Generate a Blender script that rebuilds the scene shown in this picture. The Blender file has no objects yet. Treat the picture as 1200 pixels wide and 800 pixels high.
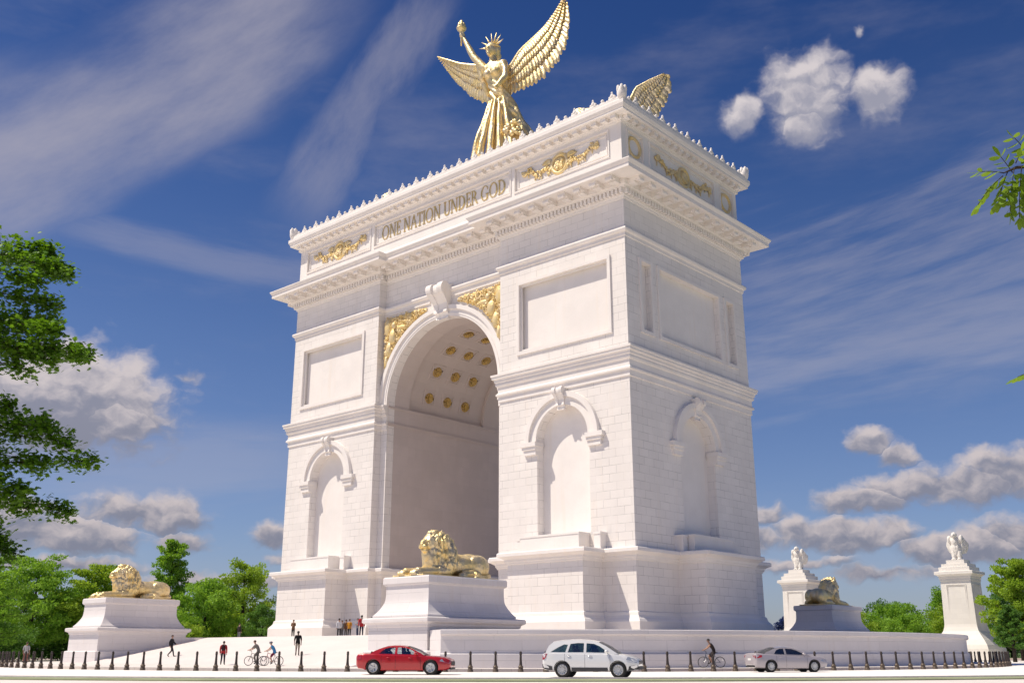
import bpy, bmesh, math, random
from mathutils import Vector, Matrix, noise
random.seed(11)
R = math.radians
PI = math.pi
sc = bpy.context.scene
COL = sc.collection

# ------------------------------------------------------------------ mesh builder
class MB:
    def __init__(s): s.v = []; s.f = []; s.m = []; s.cur = 0
    def add(s, vs, fs, M=None):
        o = len(s.v)
        if M is None: s.v += [tuple(p) for p in vs]
        else: s.v += [tuple(M @ Vector(p)) for p in vs]
        s.f += [tuple(i + o for i in f) for f in fs]
        s.m += [s.cur] * len(fs)
        return s
    def box(s, x0, x1, y0, y1, z0, z1, M=None):
        return s.add([(x0,y0,z0),(x1,y0,z0),(x1,y1,z0),(x0,y1,z0),(x0,y0,z1),(x1,y0,z1),(x1,y1,z1),(x0,y1,z1)],
              [(0,3,2,1),(4,5,6,7),(0,1,5,4),(1,2,6,5),(2,3,7,6),(3,0,4,7)], M)
    def prism(s, poly, z0, z1, M=None):
        n = len(poly)
        return s.add([(x,y,z0) for x,y in poly] + [(x,y,z1) for x,y in poly],
              [tuple(range(n-1,-1,-1)), tuple(range(n,2*n))] + [(i,(i+1)%n,n+(i+1)%n,n+i) for i in range(n)], M)
    def sweep(s, path, prof, M=None, closed=True):
        """profile [(offset,z)] carried round a plan path (counter-clockwise, offset outward)"""
        n = len(path); nor = []
        for i in range(n):
            a, b = Vector(path[i]), Vector(path[(i+1) % n]); d = (b-a).normalized(); nor.append(Vector((d.y, -d.x)))
        mit = []
        for i in range(n):
            if not closed and i in (0, n-1):
                mit.append(nor[0] if i == 0 else nor[n-2]); continue
            a, b = nor[i-1], nor[i]; mit.append((a+b) / max(.2, 1 + a.dot(b)))
        vs = []; k = len(prof)
        for i in range(n):
            for o, z in prof: p = Vector(path[i]) + mit[i]*o; vs.append((p.x, p.y, z))
        fs = []
        for i in range(n if closed else n-1):
            j = (i+1) % n
            for q in range(k-1): fs.append((i*k+q, j*k+q, j*k+q+1, i*k+q+1))
        if not closed:
            fs.append(tuple(range(k))); fs.append(tuple((n-1)*k+q for q in range(k-1,-1,-1)))
        return s.add(vs, fs, M)
    def lathe(s, prof, n=16, M=None, caps=True):
        k = len(prof); vs = []
        for i in range(n):
            a = 2*PI*i/n
            for r, z in prof: vs.append((r*math.cos(a), r*math.sin(a), z))
        fs = [(i*k+q, ((i+1)%n)*k+q, ((i+1)%n)*k+q+1, i*k+q+1) for i in range(n) for q in range(k-1)]
        if caps: fs += [tuple(i*k for i in range(n-1,-1,-1)), tuple(i*k+k-1 for i in range(n))]
        return s.add(vs, fs, M)
    def tube(s, pts, rad, n=8, M=None, caps=True):
        pts = [Vector(p) for p in pts]; m = len(pts)
        if not hasattr(rad, '__len__'): rad = [rad]*m
        vs = []; up = None
        for i in range(m):
            d = (pts[min(i+1,m-1)] - pts[max(i-1,0)]).normalized()
            if up is None: up = Vector((0,0,1)) if abs(d.z) < .9 else Vector((1,0,0))
            x = d.cross(up).normalized(); y = x.cross(d).normalized(); up = y
            for q in range(n):
                a = 2*PI*q/n; vs.append(pts[i] + (x*math.cos(a) + y*math.sin(a))*rad[i])
        fs = [(i*n+q, i*n+(q+1)%n, (i+1)*n+(q+1)%n, (i+1)*n+q) for i in range(m-1) for q in range(n)]
        if caps: fs += [tuple(range(n-1,-1,-1)), tuple((m-1)*n+q for q in range(n))]
        return s.add(vs, fs, M)
    def ell(s, c, r, n=12, k=8, M=None):
        vs = [(c[0],c[1],c[2]-r[2])]
        for j in range(1,k):
            t = PI*j/k
            for i in range(n):
                a = 2*PI*i/n; vs.append((c[0]+r[0]*math.sin(t)*math.cos(a), c[1]+r[1]*math.sin(t)*math.sin(a), c[2]-r[2]*math.cos(t)))
        vs.append((c[0],c[1],c[2]+r[2])); L = len(vs)-1
        fs = [(0, 1+(i+1)%n, 1+i) for i in range(n)]
        for j in range(k-2):
            for i in range(n): a=1+j*n; fs.append((a+i, a+(i+1)%n, a+n+(i+1)%n, a+n+i))
        a = 1+(k-2)*n
        fs += [(a+i, a+(i+1)%n, L) for i in range(n)]
        return s.add(vs, fs, M)
    def torus(s, R0, r0, n=24, k=8, M=None):
        vs = []; 
        for i in range(n):
            a = 2*PI*i/n
            for j in range(k):
                b = 2*PI*j/k; q = R0 + r0*math.cos(b); vs.append((q*math.cos(a), q*math.sin(a), r0*math.sin(b)))
        fs = [(i*k+j, ((i+1)%n)*k+j, ((i+1)%n)*k+(j+1)%k, i*k+(j+1)%k) for i in range(n) for j in range(k)]
        return s.add(vs, fs, M)
    def mesh(s, name='m', recalc=True):
        me = bpy.data.meshes.new(name); me.from_pydata(s.v, [], s.f)
        if recalc:
            bm = bmesh.new(); bm.from_mesh(me); bmesh.ops.recalc_face_normals(bm, faces=bm.faces); bm.to_mesh(me); bm.free()
        return me
    def build(s, name, mat=None, parent=None, smooth=False, recalc=True, loc=None, auto=None):
        me = s.mesh(name, recalc)
        if len(s.m) == len(me.polygons) and any(s.m): me.polygons.foreach_set('material_index', s.m)
        return link(name, me, mat, parent, smooth, loc, auto)

def link(name, me, mat=None, parent=None, smooth=False, loc=None, auto=None):
    for m_ in (mat if isinstance(mat, (list,tuple)) else [mat]):
        if m_: me.materials.append(m_)
    if smooth or auto:
        me.polygons.foreach_set('use_smooth', [True]*len(me.polygons))
    if auto: me.set_sharp_from_angle(angle=R(auto))
    o = bpy.data.objects.new(name, me); COL.objects.link(o)
    if parent: o.parent = parent
    if loc: o.location = loc
    return o
def thing(name, label, cat, loc=(0,0,0), rz=0, group=None):
    o = bpy.data.objects.new(name, None); COL.objects.link(o); o.location = loc; o.rotation_euler = (0,0,rz)
    o['label'] = label; o['category'] = cat
    if group: o['group'] = group
    return o
def tag(o, label, cat, group=None):
    o['label'] = label; o['category'] = cat
    if group: o['group'] = group
    return o
def dup(root, loc, rz=0, label=None, group=None):
    r = root.copy(); COL.objects.link(r); r.location = loc; r.rotation_euler = (0,0,rz)
    if label: r['label'] = label
    if group: r['group'] = group
    for ch in list(root.children):
        c = ch.copy(); COL.objects.link(c); c.parent = r
        for g in list(ch.children):
            d = g.copy(); COL.objects.link(d); d.parent = c
    return r
def structure(o): o['kind'] = 'structure'; return o
_ts = bpy.data.scenes.new('workbench')          # a side scene keeps each evaluation small
def evalmesh(o, also=()):
    for q in (o, *also):
        if q.name in COL.objects: COL.objects.unlink(q)
        _ts.collection.objects.link(q)
    vl = _ts.view_layers[0]; vl.update(); dg = vl.depsgraph
    me = bpy.data.meshes.new_from_object(o.evaluated_get(dg), depsgraph=dg)
    for q in (o, *also): _ts.collection.objects.unlink(q); COL.objects.link(q)
    return me
def solidify_blob(mb, voxel, smooth=4, fac=.5):
    """join overlapping shapes of one sculpted figure into one continuous skin"""
    o = mb.build('tmp'); 
    md = o.modifiers.new('r', 'REMESH'); md.mode = 'VOXEL'; md.voxel_size = voxel
    if smooth:
        sm = o.modifiers.new('s', 'SMOOTH'); sm.iterations = smooth; sm.factor = fac
    me = evalmesh(o); old = o.data
    bpy.data.objects.remove(o); bpy.data.meshes.remove(old)
    return me
def plate(outer, holes, depth):
    """flat plate with holes: front face at w=0, back at w=-depth; returns verts (u,v,w), faces"""
    cu = bpy.data.curves.new('p', 'CURVE'); cu.dimensions = '2D'; cu.fill_mode = 'BOTH'; cu.extrude = depth/2
    for lp in [outer] + list(holes):
        sp = cu.splines.new('POLY'); sp.points.add(len(lp)-1); sp.use_cyclic_u = True
        for i, (u, v) in enumerate(lp): sp.points[i].co = (u, v, 0, 1)
    o = bpy.data.objects.new('p', cu); COL.objects.link(o)
    me = evalmesh(o)
    bm = bmesh.new(); bm.from_mesh(me); bmesh.ops.remove_doubles(bm, verts=bm.verts, dist=1e-5)
    vs = [(v.co.x, v.co.y, v.co.z - depth/2) for v in bm.verts]; fs = [tuple(v.index for v in f.verts) for f in bm.faces]
    bm.free(); bpy.data.objects.remove(o); bpy.data.curves.remove(cu); bpy.data.meshes.remove(me)
    return vs, fs
def rect(u0, u1, v0, v1): return [(u0,v0),(u1,v0),(u1,v1),(u0,v1)]
def arch(c, r, v0, vs, n=24):
    return [(c-r,v0),(c+r,v0)] + [(c+r*math.cos(PI*i/n), vs+r*math.sin(PI*i/n)) for i in range(n+1)]
# ------------------------------------------------------------------ materials
def newmat(name):
    m = bpy.data.materials.new(name); m.use_nodes = True; nt = m.node_tree
    b = nt.nodes['Principled BSDF']; return m, nt, b
def N(nt, typ, **kw):
    n = nt.nodes.new(typ)
    for k, v in kw.items(): setattr(n, k, v)
    return n
def inp(nt, sock, v):
    if isinstance(v, bpy.types.NodeSocket): nt.links.new(v, sock)
    else: sock.default_value = v
def mth(nt, op, a, b=0.0, c=0.0, clamp=False):
    n = N(nt, 'ShaderNodeMath', operation=op, use_clamp=clamp)
    inp(nt, n.inputs[0], a); inp(nt, n.inputs[1], b); inp(nt, n.inputs[2], c); return n.outputs[0]
def mixc(nt, f, a, b):
    n = N(nt, 'ShaderNodeMix', data_type='RGBA'); inp(nt, n.inputs[0], f)
    inp(nt, n.inputs[6], (*a,1) if isinstance(a, tuple) and len(a)==3 else a); inp(nt, n.inputs[7], (*b,1) if isinstance(b, tuple) and len(b)==3 else b); return n.outputs[2]
def ramp2(nt, v, lo, hi, a=0., b=1., smooth=True):
    n = N(nt, 'ShaderNodeMapRange', interpolation_type='SMOOTHSTEP' if smooth else 'LINEAR')
    inp(nt, n.inputs[0], v); inp(nt, n.inputs[1], lo); inp(nt, n.inputs[2], hi); inp(nt, n.inputs[3], a); inp(nt, n.inputs[4], b); return n.outputs[0]
def noise3(nt, vec, scale, detail=4., rough=.55, dim='3D'):
    n = N(nt, 'ShaderNodeTexNoise', noise_dimensions=dim); inp(nt, n.inputs['Vector'], vec)
    n.inputs['Scale'].default_value = scale; n.inputs['Detail'].default_value = detail; n.inputs['Roughness'].default_value = rough
    return n.outputs[0]
def stone(name, base=(.80,.755,.735), joints=None, jvis=.5, rough=.75):
    m, nt, b = newmat(name)
    geo = N(nt, 'ShaderNodeNewGeometry'); pos = geo.outputs['Position']
    big = noise3(nt, pos, .35, 5., .6); fine = noise3(nt, pos, 6., 4., .6)
    mp = N(nt, 'ShaderNodeMapping'); inp(nt, mp.inputs[0], pos); mp.inputs['Scale'].default_value = (1.6,1.6,.12)
    streak = noise3(nt, mp.outputs[0], 1., 5., .6)
    dark = tuple(c*.93 for c in base); warm = (base[0]*1.0, base[1]*.975, base[2]*.94)
    c = mixc(nt, ramp2(nt, big, .35, .7), dark, base)
    c = mixc(nt, ramp2(nt, streak, .52, .78, 0., .55), c, tuple(x*y for x,y in zip(warm,(.93,.91,.88))))
    c = mixc(nt, ramp2(nt, fine, .45, .75, 0., .25), c, tuple(x*.86 for x in base))
    h = mth(nt, 'MULTIPLY', fine, .05)
    if joints:
        sx = N(nt, 'ShaderNodeSeparateXYZ'); inp(nt, sx.inputs[0], pos)
        sn = N(nt, 'ShaderNodeSeparateXYZ'); inp(nt, sn.inputs[0], geo.outputs['True Normal'])
        side = mth(nt, 'GREATER_THAN', mth(nt, 'ABSOLUTE', sn.outputs[0]), .6)
        u = N(nt, 'ShaderNodeMix', data_type='FLOAT'); inp(nt, u.inputs[0], side); inp(nt, u.inputs[2], sx.outputs[0]); inp(nt, u.inputs[3], sx.outputs[1])
        cx = N(nt, 'ShaderNodeCombineXYZ'); inp(nt, cx.inputs[0], u.outputs[0]); inp(nt, cx.inputs[1], sx.outputs[2])
        br = N(nt, 'ShaderNodeTexBrick'); inp(nt, br.inputs['Vector'], cx.outputs[0])
        br.inputs['Color1'].default_value = (0,0,0,1); br.inputs['Color2'].default_value = (1,1,1,1)
        br.inputs['Mortar'].default_value = (.5,.5,.5,1)
        br.inputs['Scale'].default_value = 1.; br.inputs['Brick Width'].default_value = joints[0]; br.inputs['Row Height'].default_value = joints[1]
        br.inputs['Mortar Size'].default_value = .022; br.inputs['Mortar Smooth'].default_value = .4
        br.inputs['Bias'].default_value = 0.; br.offset = .5
        block = mth(nt, 'SUBTRACT', br.outputs['Color'], .5)
        patch = ramp2(nt, noise3(nt, pos, .5, 3., .6), .38, .62, .25, 1.)
        jm = mth(nt, 'MULTIPLY', br.outputs['Fac'], mth(nt, 'MULTIPLY', patch, jvis))
        c = mixc(nt, ramp2(nt, block, -.5, .5, 0., .25), c, tuple(x*.8 for x in base))
        c = mixc(nt, jm, c, tuple(x*.45 for x in base))
        h = mth(nt, 'SUBTRACT', h, mth(nt, 'MULTIPLY', br.outputs['Fac'], 1.))
    inp(nt, b.inputs['Base Color'], c); b.inputs['Roughness'].default_value = rough
    bp = N(nt, 'ShaderNodeBump'); bp.inputs['Strength'].default_value = .25; bp.inputs['Distance'].default_value = .03
    inp(nt, bp.inputs['Height'], h); inp(nt, b.inputs['Normal'], bp.outputs[0])
    b.inputs['Specular IOR Level'].default_value = .3
    return m
def plain(name, col, rough=.5, metal=0., spec=.5, nz=0., sc_=8., coat=0.):
    m, nt, b = newmat(name)
    b.inputs['Roughness'].default_value = rough; b.inputs['Metallic'].default_value = metal; b.inputs['Specular IOR Level'].default_value = spec
    if coat: b.inputs['Coat Weight'].default_value = coat; b.inputs['Coat Roughness'].default_value = .05
    if nz:
        tc = N(nt, 'ShaderNodeTexCoord'); n_ = noise3(nt, tc.outputs['Object'], sc_, 4., .6)
        inp(nt, b.inputs['Base Color'], mixc(nt, ramp2(nt, n_, .3, .7), tuple(c*(1-nz) for c in col), tuple(min(1,c*(1+nz)) for c in col)))
    else: b.inputs['Base Color'].default_value = (*col, 1)
    return m
def gold(name, scale=3., bump=.35, rough=.42, base=(.80,.67,.36), metal=.6):
    m, nt, b = newmat(name)
    geo = N(nt, 'ShaderNodeNewGeometry'); pos = geo.outputs['Position']
    n1 = noise3(nt, pos, scale, 5., .65); n2 = noise3(nt, pos, scale*.25, 3., .5)
    c = mixc(nt, ramp2(nt, n2, .35, .65), base, (base[0]*.92, base[1]*.98, base[2]*1.35))
    c = mixc(nt, ramp2(nt, n1, .52, .75, 0., .55), c, (base[0]*.62, base[1]*.52, base[2]*.38))
    inp(nt, b.inputs['Base Color'], c); b.inputs['Metallic'].default_value = metal
    inp(nt, b.inputs['Roughness'], ramp2(nt, n1, .3, .7, rough-.07, rough+.12))
    bp = N(nt, 'ShaderNodeBump'); bp.inputs['Strength'].default_value = bump; bp.inputs['Distance'].default_value = .12
    inp(nt, bp.inputs['Height'], n1); inp(nt, b.inputs['Normal'], bp.outputs[0])
    return m
def leafmat(name, lo, hi, trans=.35, sc_=.5):
    m, nt, b = newmat(name)
    geo = N(nt, 'ShaderNodeNewGeometry')
    n_ = noise3(nt, geo.outputs['Position'], sc_, 2., .5)
    f = mth(nt, 'ADD', mth(nt, 'MULTIPLY', geo.outputs['Random Per Island'], .65), mth(nt, 'MULTIPLY', ramp2(nt, n_, .3, .7), .45), clamp=True)
    c = mixc(nt, f, lo, hi)
    inp(nt, b.inputs['Base Color'], c); b.inputs['Roughness'].default_value = .5; b.inputs['Specular IOR Level'].default_value = .25
    t = N(nt, 'ShaderNodeBsdfTranslucent'); inp(nt, t.inputs[0], mixc(nt, .5, c, (hi[0]*1.9, hi[1]*1.7, hi[2]*.6)))
    mx = N(nt, 'ShaderNodeMixShader'); mx.inputs[0].default_value = trans
    nt.links.new(b.outputs[0], mx.inputs[1]); nt.links.new(t.outputs[0], mx.inputs[2])
    nt.links.new(mx.outputs[0], nt.nodes['Material Output'].inputs[0])
    return m
def glassmat(name, tint=(.55,.62,.62), refl=.12):
    m, nt, b = newmat(name)
    t = N(nt, 'ShaderNodeBsdfTransparent'); t.inputs[0].default_value = (*tint,1)
    g = N(nt, 'ShaderNodeBsdfGlossy'); g.inputs['Roughness'].default_value = .02; g.inputs[0].default_value = (.9,.9,.9,1)
    lw = N(nt, 'ShaderNodeLayerWeight'); lw.inputs[0].default_value = .35
    mx = N(nt, 'ShaderNodeMixShader'); inp(nt, mx.inputs[0], ramp2(nt, lw.outputs['Facing'], 0., 1., refl, .75, False))
    nt.links.new(t.outputs[0], mx.inputs[1]); nt.links.new(g.outputs[0], mx.inputs[2])
    nt.links.new(mx.outputs[0], nt.nodes['Material Output'].inputs[0]); return m

ASH = stone('ashlar_stone', base=(.88,.835,.80), joints=(1.5,.73), jvis=.72)
PLN = stone('dressed_stone', base=(.88,.835,.80))
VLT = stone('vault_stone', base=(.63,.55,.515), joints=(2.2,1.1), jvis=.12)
TER = stone('terrace_stone', base=(.78,.735,.73), joints=(2.4,.62), jvis=.34)
RMP = stone('ramp_stone', base=(.74,.68,.655))
WHT = stone('white_stone', base=(.84,.80,.75), joints=(1.6,.7), jvis=.1)
GLD = gold('gilded_bronze', 4.5, .5, .38, (.86,.67,.31), .66)
GLDF = gold('gilded_relief', 6., .5, .46, (.88,.67,.29), .30)
GLDT = gold('gilded_lettering', 3., .1, .42, (.74,.54,.20))
GLDR = gold('old_gold_rosette', 6., .5, .38, (.66,.44,.12))
IRON = plain('brown_iron', (.042,.030,.026), .55, .0, .4, .35, 14.)
IRONB = plain('worn_bronze_iron', (.115,.085,.06), .5, .2, .5, .4, 14.)
# ------------------------------------------------------------------ the triumphal arch
W, T, ZP = 25.0, 10.78, 2.5        # half width, half depth, terrace level
RB = 9.8                           # recessed plane of the central bay
XO, XP = 8.4, 9.4                  # half opening, inner edge of the piers
arch_ = thing('triumphal_arch', 'huge white stone triumphal arch with a coffered vault and gold inscription on its attic', 'arch', (0,0,ZP))
arch_.location = (0,0,0)
def facing(name, outer, holes, depth, where, mat=ASH, parent=arch_, plane=None):
    """a wall slab with openings: 'f','b' faces along x; 'r','l' faces along y"""
    vs, fs = plate(outer, holes, depth); mb = MB()
    def P(u, v, w):
        if where == 'f': return (u, -(plane)-w, v)
        if where == 'b': return (-u, plane+w, v)
        if where == 'r': return (plane+w, u, v)
        return (-plane-w, -u, v)
    mb.add([P(*p) for p in vs], fs)
    return mb.build(name, mat, parent)
def frame2d(mb, where, plane, u0, u1, v0, v1, w, d):
    """raised rectangular moulding of width w standing d proud of a plane"""
    def bx(a0, a1, b0, b1, dd):
        if where == 'f': mb.box(a0, a1, -plane-dd, -plane+.12, b0, b1)
        elif where == 'b': mb.box(-a1, -a0, plane-.12, plane+dd, b0, b1)
        elif where == 'r': mb.box(plane-.12, plane+dd, a0, a1, b0, b1)
        else: mb.box(-plane-dd, -plane+.12, -a1, -a0, b0, b1)
    bx(u0, u1, v0, v0+w, d); bx(u0, u1, v1-w, v1, d); bx(u0, u0+w, v0+w, v1-w, d-.003); bx(u1-w, u1, v0+w, v1-w, d-.003)

PC = 17.25
# cores of the piers and the vault block
for s in (1,-1):
    mb = MB()
    for (a,b,y,z0,z1) in ((XO,9.41,RB-.983,ZP,27.3),(9.41,24.0,RB-.003,ZP,42.9),(9.3,9.409,RB-.983,27.302,42.9)):
        xs = sorted((s*a, s*b)); mb.box(xs[0], xs[1], -y, y, z0, z1)
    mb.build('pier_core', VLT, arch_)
# vault: front rib, coffered zone, rear rib, closed above by a solid
def vault(y0, y1, r, z0=27.3):
    mb = MB(); n = 40
    prof = [(-9.298,z0+.004)] + [(-r*math.cos(PI*i/n), z0+.004 + r*math.sin(PI*i/n)) for i in range(n+1)] + [(9.298,z0+.004)]; n += 2
    vs = [(x,y,z) for y in (y0,y1) for x,z in prof]
    fs = [(i, i+1, n+2+i, n+1+i) for i in range(n)]
    # end face ring up to a rectangle
    top = 42.8
    o = len(vs)
    for y in (y0,y1):
        for x,z in prof: vs.append((x, y, top if True else z))
    fs += [(i, o+i, o+i+1, i+1) for i in range(n)] + [(n+1+i, n+2+i, o+n+2+i, o+n+1+i) for i in range(n)]
    mb.add(vs, fs); return mb
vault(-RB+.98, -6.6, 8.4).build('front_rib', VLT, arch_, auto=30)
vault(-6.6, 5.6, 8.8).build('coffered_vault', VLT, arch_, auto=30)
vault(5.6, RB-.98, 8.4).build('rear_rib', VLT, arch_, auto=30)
# side walls under the coffered zone stand at XO; a ledge closes the 0.4 m step
# rosettes in their square coffers
ros = MB()
for k in range(10):
    a = 2*PI*k/10
    M = Matrix.Rotation(a, 4, 'Z') @ Matrix.Translation((.40,0,.09)) @ Matrix.Rotation(R(-25),4,'Y')
    ros.ell((0,0,0), (.26,.14,.08), 8, 5, M)
for k in range(6):
    a = 2*PI*k/6+.3
    ros.ell((.18*math.cos(a), .18*math.sin(a), .17), (.13,.13,.08), 8, 5)
ros.ell((0,0,.2), (.13,.13,.13), 10, 6); ros.torus(.62,.07,20,6)
ros_me = ros.mesh('rosette'); ros_me.materials.append(GLDR); ros_me.polygons.foreach_set('use_smooth', [True]*len(ros_me.polygons))
cof = MB(); cof.box(-.72,.72,-.72,.72,-.35,-.02)
for (a0,a1,b0,b1) in ((-.95,.95,-.95,-.74),(-.95,.95,.74,.95),(-.95,-.74,-.74,.74),(.74,.95,-.74,.74)): cof.box(a0,a1,b0,b1,-.3,.10)
cof_me = cof.mesh('coffer'); cof_me.materials.append(VLT)
cback = MB(); cback.box(-.738,.738,-.738,.738,-.3,.004); cb_me = cback.mesh('back'); cb_me.materials.append(plain('coffer_shaded_gilt',(.09,.055,.02),.6,.3,.5,.3,3.))  # gilt backing darkened so the recess shade sits in its colour
for ang in (13.2, 33.9, 54.3, 75.0, 105., 125.7, 146.1, 166.8):
    for y in (-3.4, -.45, 2.55):
        a = R(ang); nrm = Vector((math.cos(a), 0, -math.sin(a)))     # inward
        p = Vector((-8.8*math.cos(a), y, 27.3 + 8.8*math.sin(a)))
        yv = Vector((0,1,0)); xv = yv.cross(nrm)
        M = Matrix((xv, yv, nrm)).transposed().to_4x4(); M.translation = p
        c = bpy.data.objects.new('coffer', cof_me); COL.objects.link(c); c.parent = arch_; c.matrix_world = M
        c['label'] = 'square coffer with gold rosette'
        for nm, me_ in (('coffer_ground', cb_me), ('rosette', ros_me)):
            q = bpy.data.objects.new(nm, me_); COL.objects.link(q); q.parent = c
            q.location = (0,0,.03 if nm=='rosette' else 0); q.scale = (.90,.90,.9) if nm=='rosette' else (1,1,1)

# ---- facings with niches, panels
PAN = (11.7, 23.3, 28.9, 36.5)
for wh in 'fb':
    for s in (1,-1):
        c = s*PC; e = sorted((s*XP, s*W))
        pu = sorted((s*PAN[0], s*PAN[1]))
        facing('pier_facing', rect(e[0], e[1], 9.6, 42.9), [arch(c, 3.08, 11.2, 20.0), rect(pu[0]+.35, pu[1]-.35, PAN[2]+.35, PAN[3]-.35)], .98, wh, plane=T)
        mb = MB(); frame2d(mb, wh, T, pu[0], pu[1], PAN[2], PAN[3], .34, .16); frame2d(mb, wh, T-.13, pu[0]+.342, pu[1]-.342, PAN[2]+.342, PAN[3]-.342, .2, .02)
        y0, y1 = (-T+.55, -T+.9) if wh == 'f' else (T-.9, T-.55)
        if wh == 'b': mb.box(-pu[1]+.36, -pu[0]-.36, y0, y1, PAN[2]+.36, PAN[3]-.36)
        else: mb.box(pu[0]+.36, pu[1]-.36, y0, y1, PAN[2]+.36, PAN[3]-.36)
        mb.build('recessed_panel', PLN, arch_)
for wh in 'rl':
    holes = [arch(0, 3.0, 11.2, 19.6), rect(-5.4,5.4,29.4,36.1), rect(-8.4,-6.9,29.4,36.1), rect(6.9,8.4,29.4,36.1)]
    facing('side_facing', rect(-RB+.002, RB-.002, 9.6, 42.9), holes, .98, wh, plane=W)
    mb = MB(); sg = 1 if wh == 'r' else -1
    for (a,b) in ((-5.4,5.4),(-8.4,-6.9),(6.9,8.4)):
        frame2d(mb, wh, W, a-.34, b+.34, 29.06, 36.44, .33, .15)
        xs = sorted((sg*(W-.5), sg*(W-.85))); mb.box(xs[0], xs[1], a+.01, b-.01, 29.41, 36.09)
    mb.build('recessed_panel', PLN, arch_)
# pale backs of the niches, just in front of the cores
for wh in 'fb':
    for c in (PC,-PC):
        facing('niche_back', arch(c, 3.2, 11.1, 20.0), [], .05, wh, mat=PLN, plane=T-.93)
for wh in 'rl': facing('niche_back', arch(0, 3.15, 11.1, 19.6), [], .05, wh, mat=PLN, plane=W-.93)
# central bays
for wh in 'fb':
    facing('bay_facing', [(XP-.004,42.9),(-XP+.004,42.9),(-XP+.004,ZP),(-XO,ZP)] + [(-XO*math.cos(PI*i/40), 27.3+XO*math.sin(PI*i/40)) for i in range(41)] + [(XO,ZP),(XP-.004,ZP)], [], .98, wh, plane=RB)
# archivolt, keystones, niches
def ringplate(r0, r1, z0, n=36):
    return [(r1*math.cos(PI*i/n), z0+r1*math.sin(PI*i/n)) for i in range(n+1)] + [(r0*math.cos(PI*i/n), z0+r0*math.sin(PI*i/n)) for i in range(n,-1,-1)]
def arcband(mb, where, plane, c, r0, r1, z0, d, n=36, back=.1):
    poly = ringplate(r0, r1, z0, n); k = n+1
    def P(u, v, w):
        u += c
        return {'f': (u,-plane-w,v), 'b': (-u,plane+w,v), 'r': (plane+w,u,v), 'l': (-plane-w,-u,v)}[where]
    vs = []
    for i in range(k):
        t = PI*i/n
        for (r, w) in ((r0,-back),(r0,d),(r1,d),(r1,-back)): vs.append(P(r*math.cos(t), z0+r*math.sin(t), w))
    fs = []
    for i in range(n):
        for q in range(3): fs.append((i*4+q, i*4+4+q, i*4+5+q, i*4+1+q))
    fs += [(0,1,2,3), (n*4+3, n*4+2, n*4+1, n*4)]
    mb.add(vs, fs)
def wallbox(mb, where, plane, u0, u1, d0, d1, v0, v1):
    if where == 'f': mb.box(u0, u1, -plane-d1, -plane-d0, v0, v1)
    elif where == 'b': mb.box(-u1, -u0, plane+d0, plane+d1, v0, v1)
    elif where == 'r': mb.box(plane+d0, plane+d1, u0, u1, v0, v1)
    else: mb.box(-plane-d1, -plane-d0, -u1, -u0, v0, v1)
def console(where, plane, c, z0, z1, w0, w1, d0, d1, name, parent):
    """scroll keystone: an S profile between a small lower and a large upper volute"""
    mb = MB(); H = z1-z0
    # profile (depth,z)
    pts = [(0,z0)]
    for i in range(9):   # lower volute
        a = PI*(1.5 - 1.0*i/8) ; pts.append((d0*.72 - d0*.42*math.cos(a+PI) , z0 + H*.1 + H*.1*math.sin(a)))
    pts += [(d0*.62, z0+H*.30), (d0*.72, z0+H*.45), (d1*.68, z0+H*.6)]
    for i in range(11):
        a = R(-70) + R(210)*i/10; pts.append((d1*.66 + d1*.36*math.cos(a), z0 + H*.82 + H*.18*math.sin(a)))
    pts += [(0, z1)]
    n = len(pts)
    def P(u, d, z):
        return {'f': (c+u,-plane-d,z), 'b': (-c-u,plane+d,z), 'r': (plane+d,c+u,z), 'l': (-plane-d,-c-u,z)}[where]
    for (a, b, ins) in ((-1,-.38,0.),(-.38,.38,.16),(.38,1,0.)):
        vs = []
        for u in (a, b):
            for d, z in pts:
                hw = (w0 + (w1-w0)*(z-z0)/H)/2; vs.append(P(u*hw, max(-.05, d*(1-ins) - (.05 if d == 0 else 0)), z if ins == 0 else z0+(z-z0)*.985))
        fs = [tuple(range(n-1,-1,-1)), tuple(range(n,2*n))] + [(i,(i+1)%n,n+(i+1)%n,n+i) for i in range(n)]
        mb.add(vs, fs)
    return mb.build(name, PLN, parent)
for wh in 'fb':
    mb = MB(); arcband(mb, wh, RB, 0, 8.4, 9.15, 27.3, .22); arcband(mb, wh, RB, 0, 9.15, 9.62, 27.3, .42)
    arcband(mb, wh, RB, 0, 8.62, 8.78, 27.3, .27, back=-.2)
    mb.build('archivolt', PLN, arch_, auto=30)
    console(wh, RB, .25 if wh == 'f' else -.25, 35.3, 39.3, 1.8, 2.6, .9, 1.7, 'keystone', arch_)
    # spandrel frames: a thin line below the string course
    for s in (1,-1):
        mb = MB(); u = sorted((s*1.9, s*9.38)); wallbox(mb, wh, RB, u[0], u[1], -.05, .14, 37.75, 37.92)
        mb.build('spandrel_frame', PLN, arch_)
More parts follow.
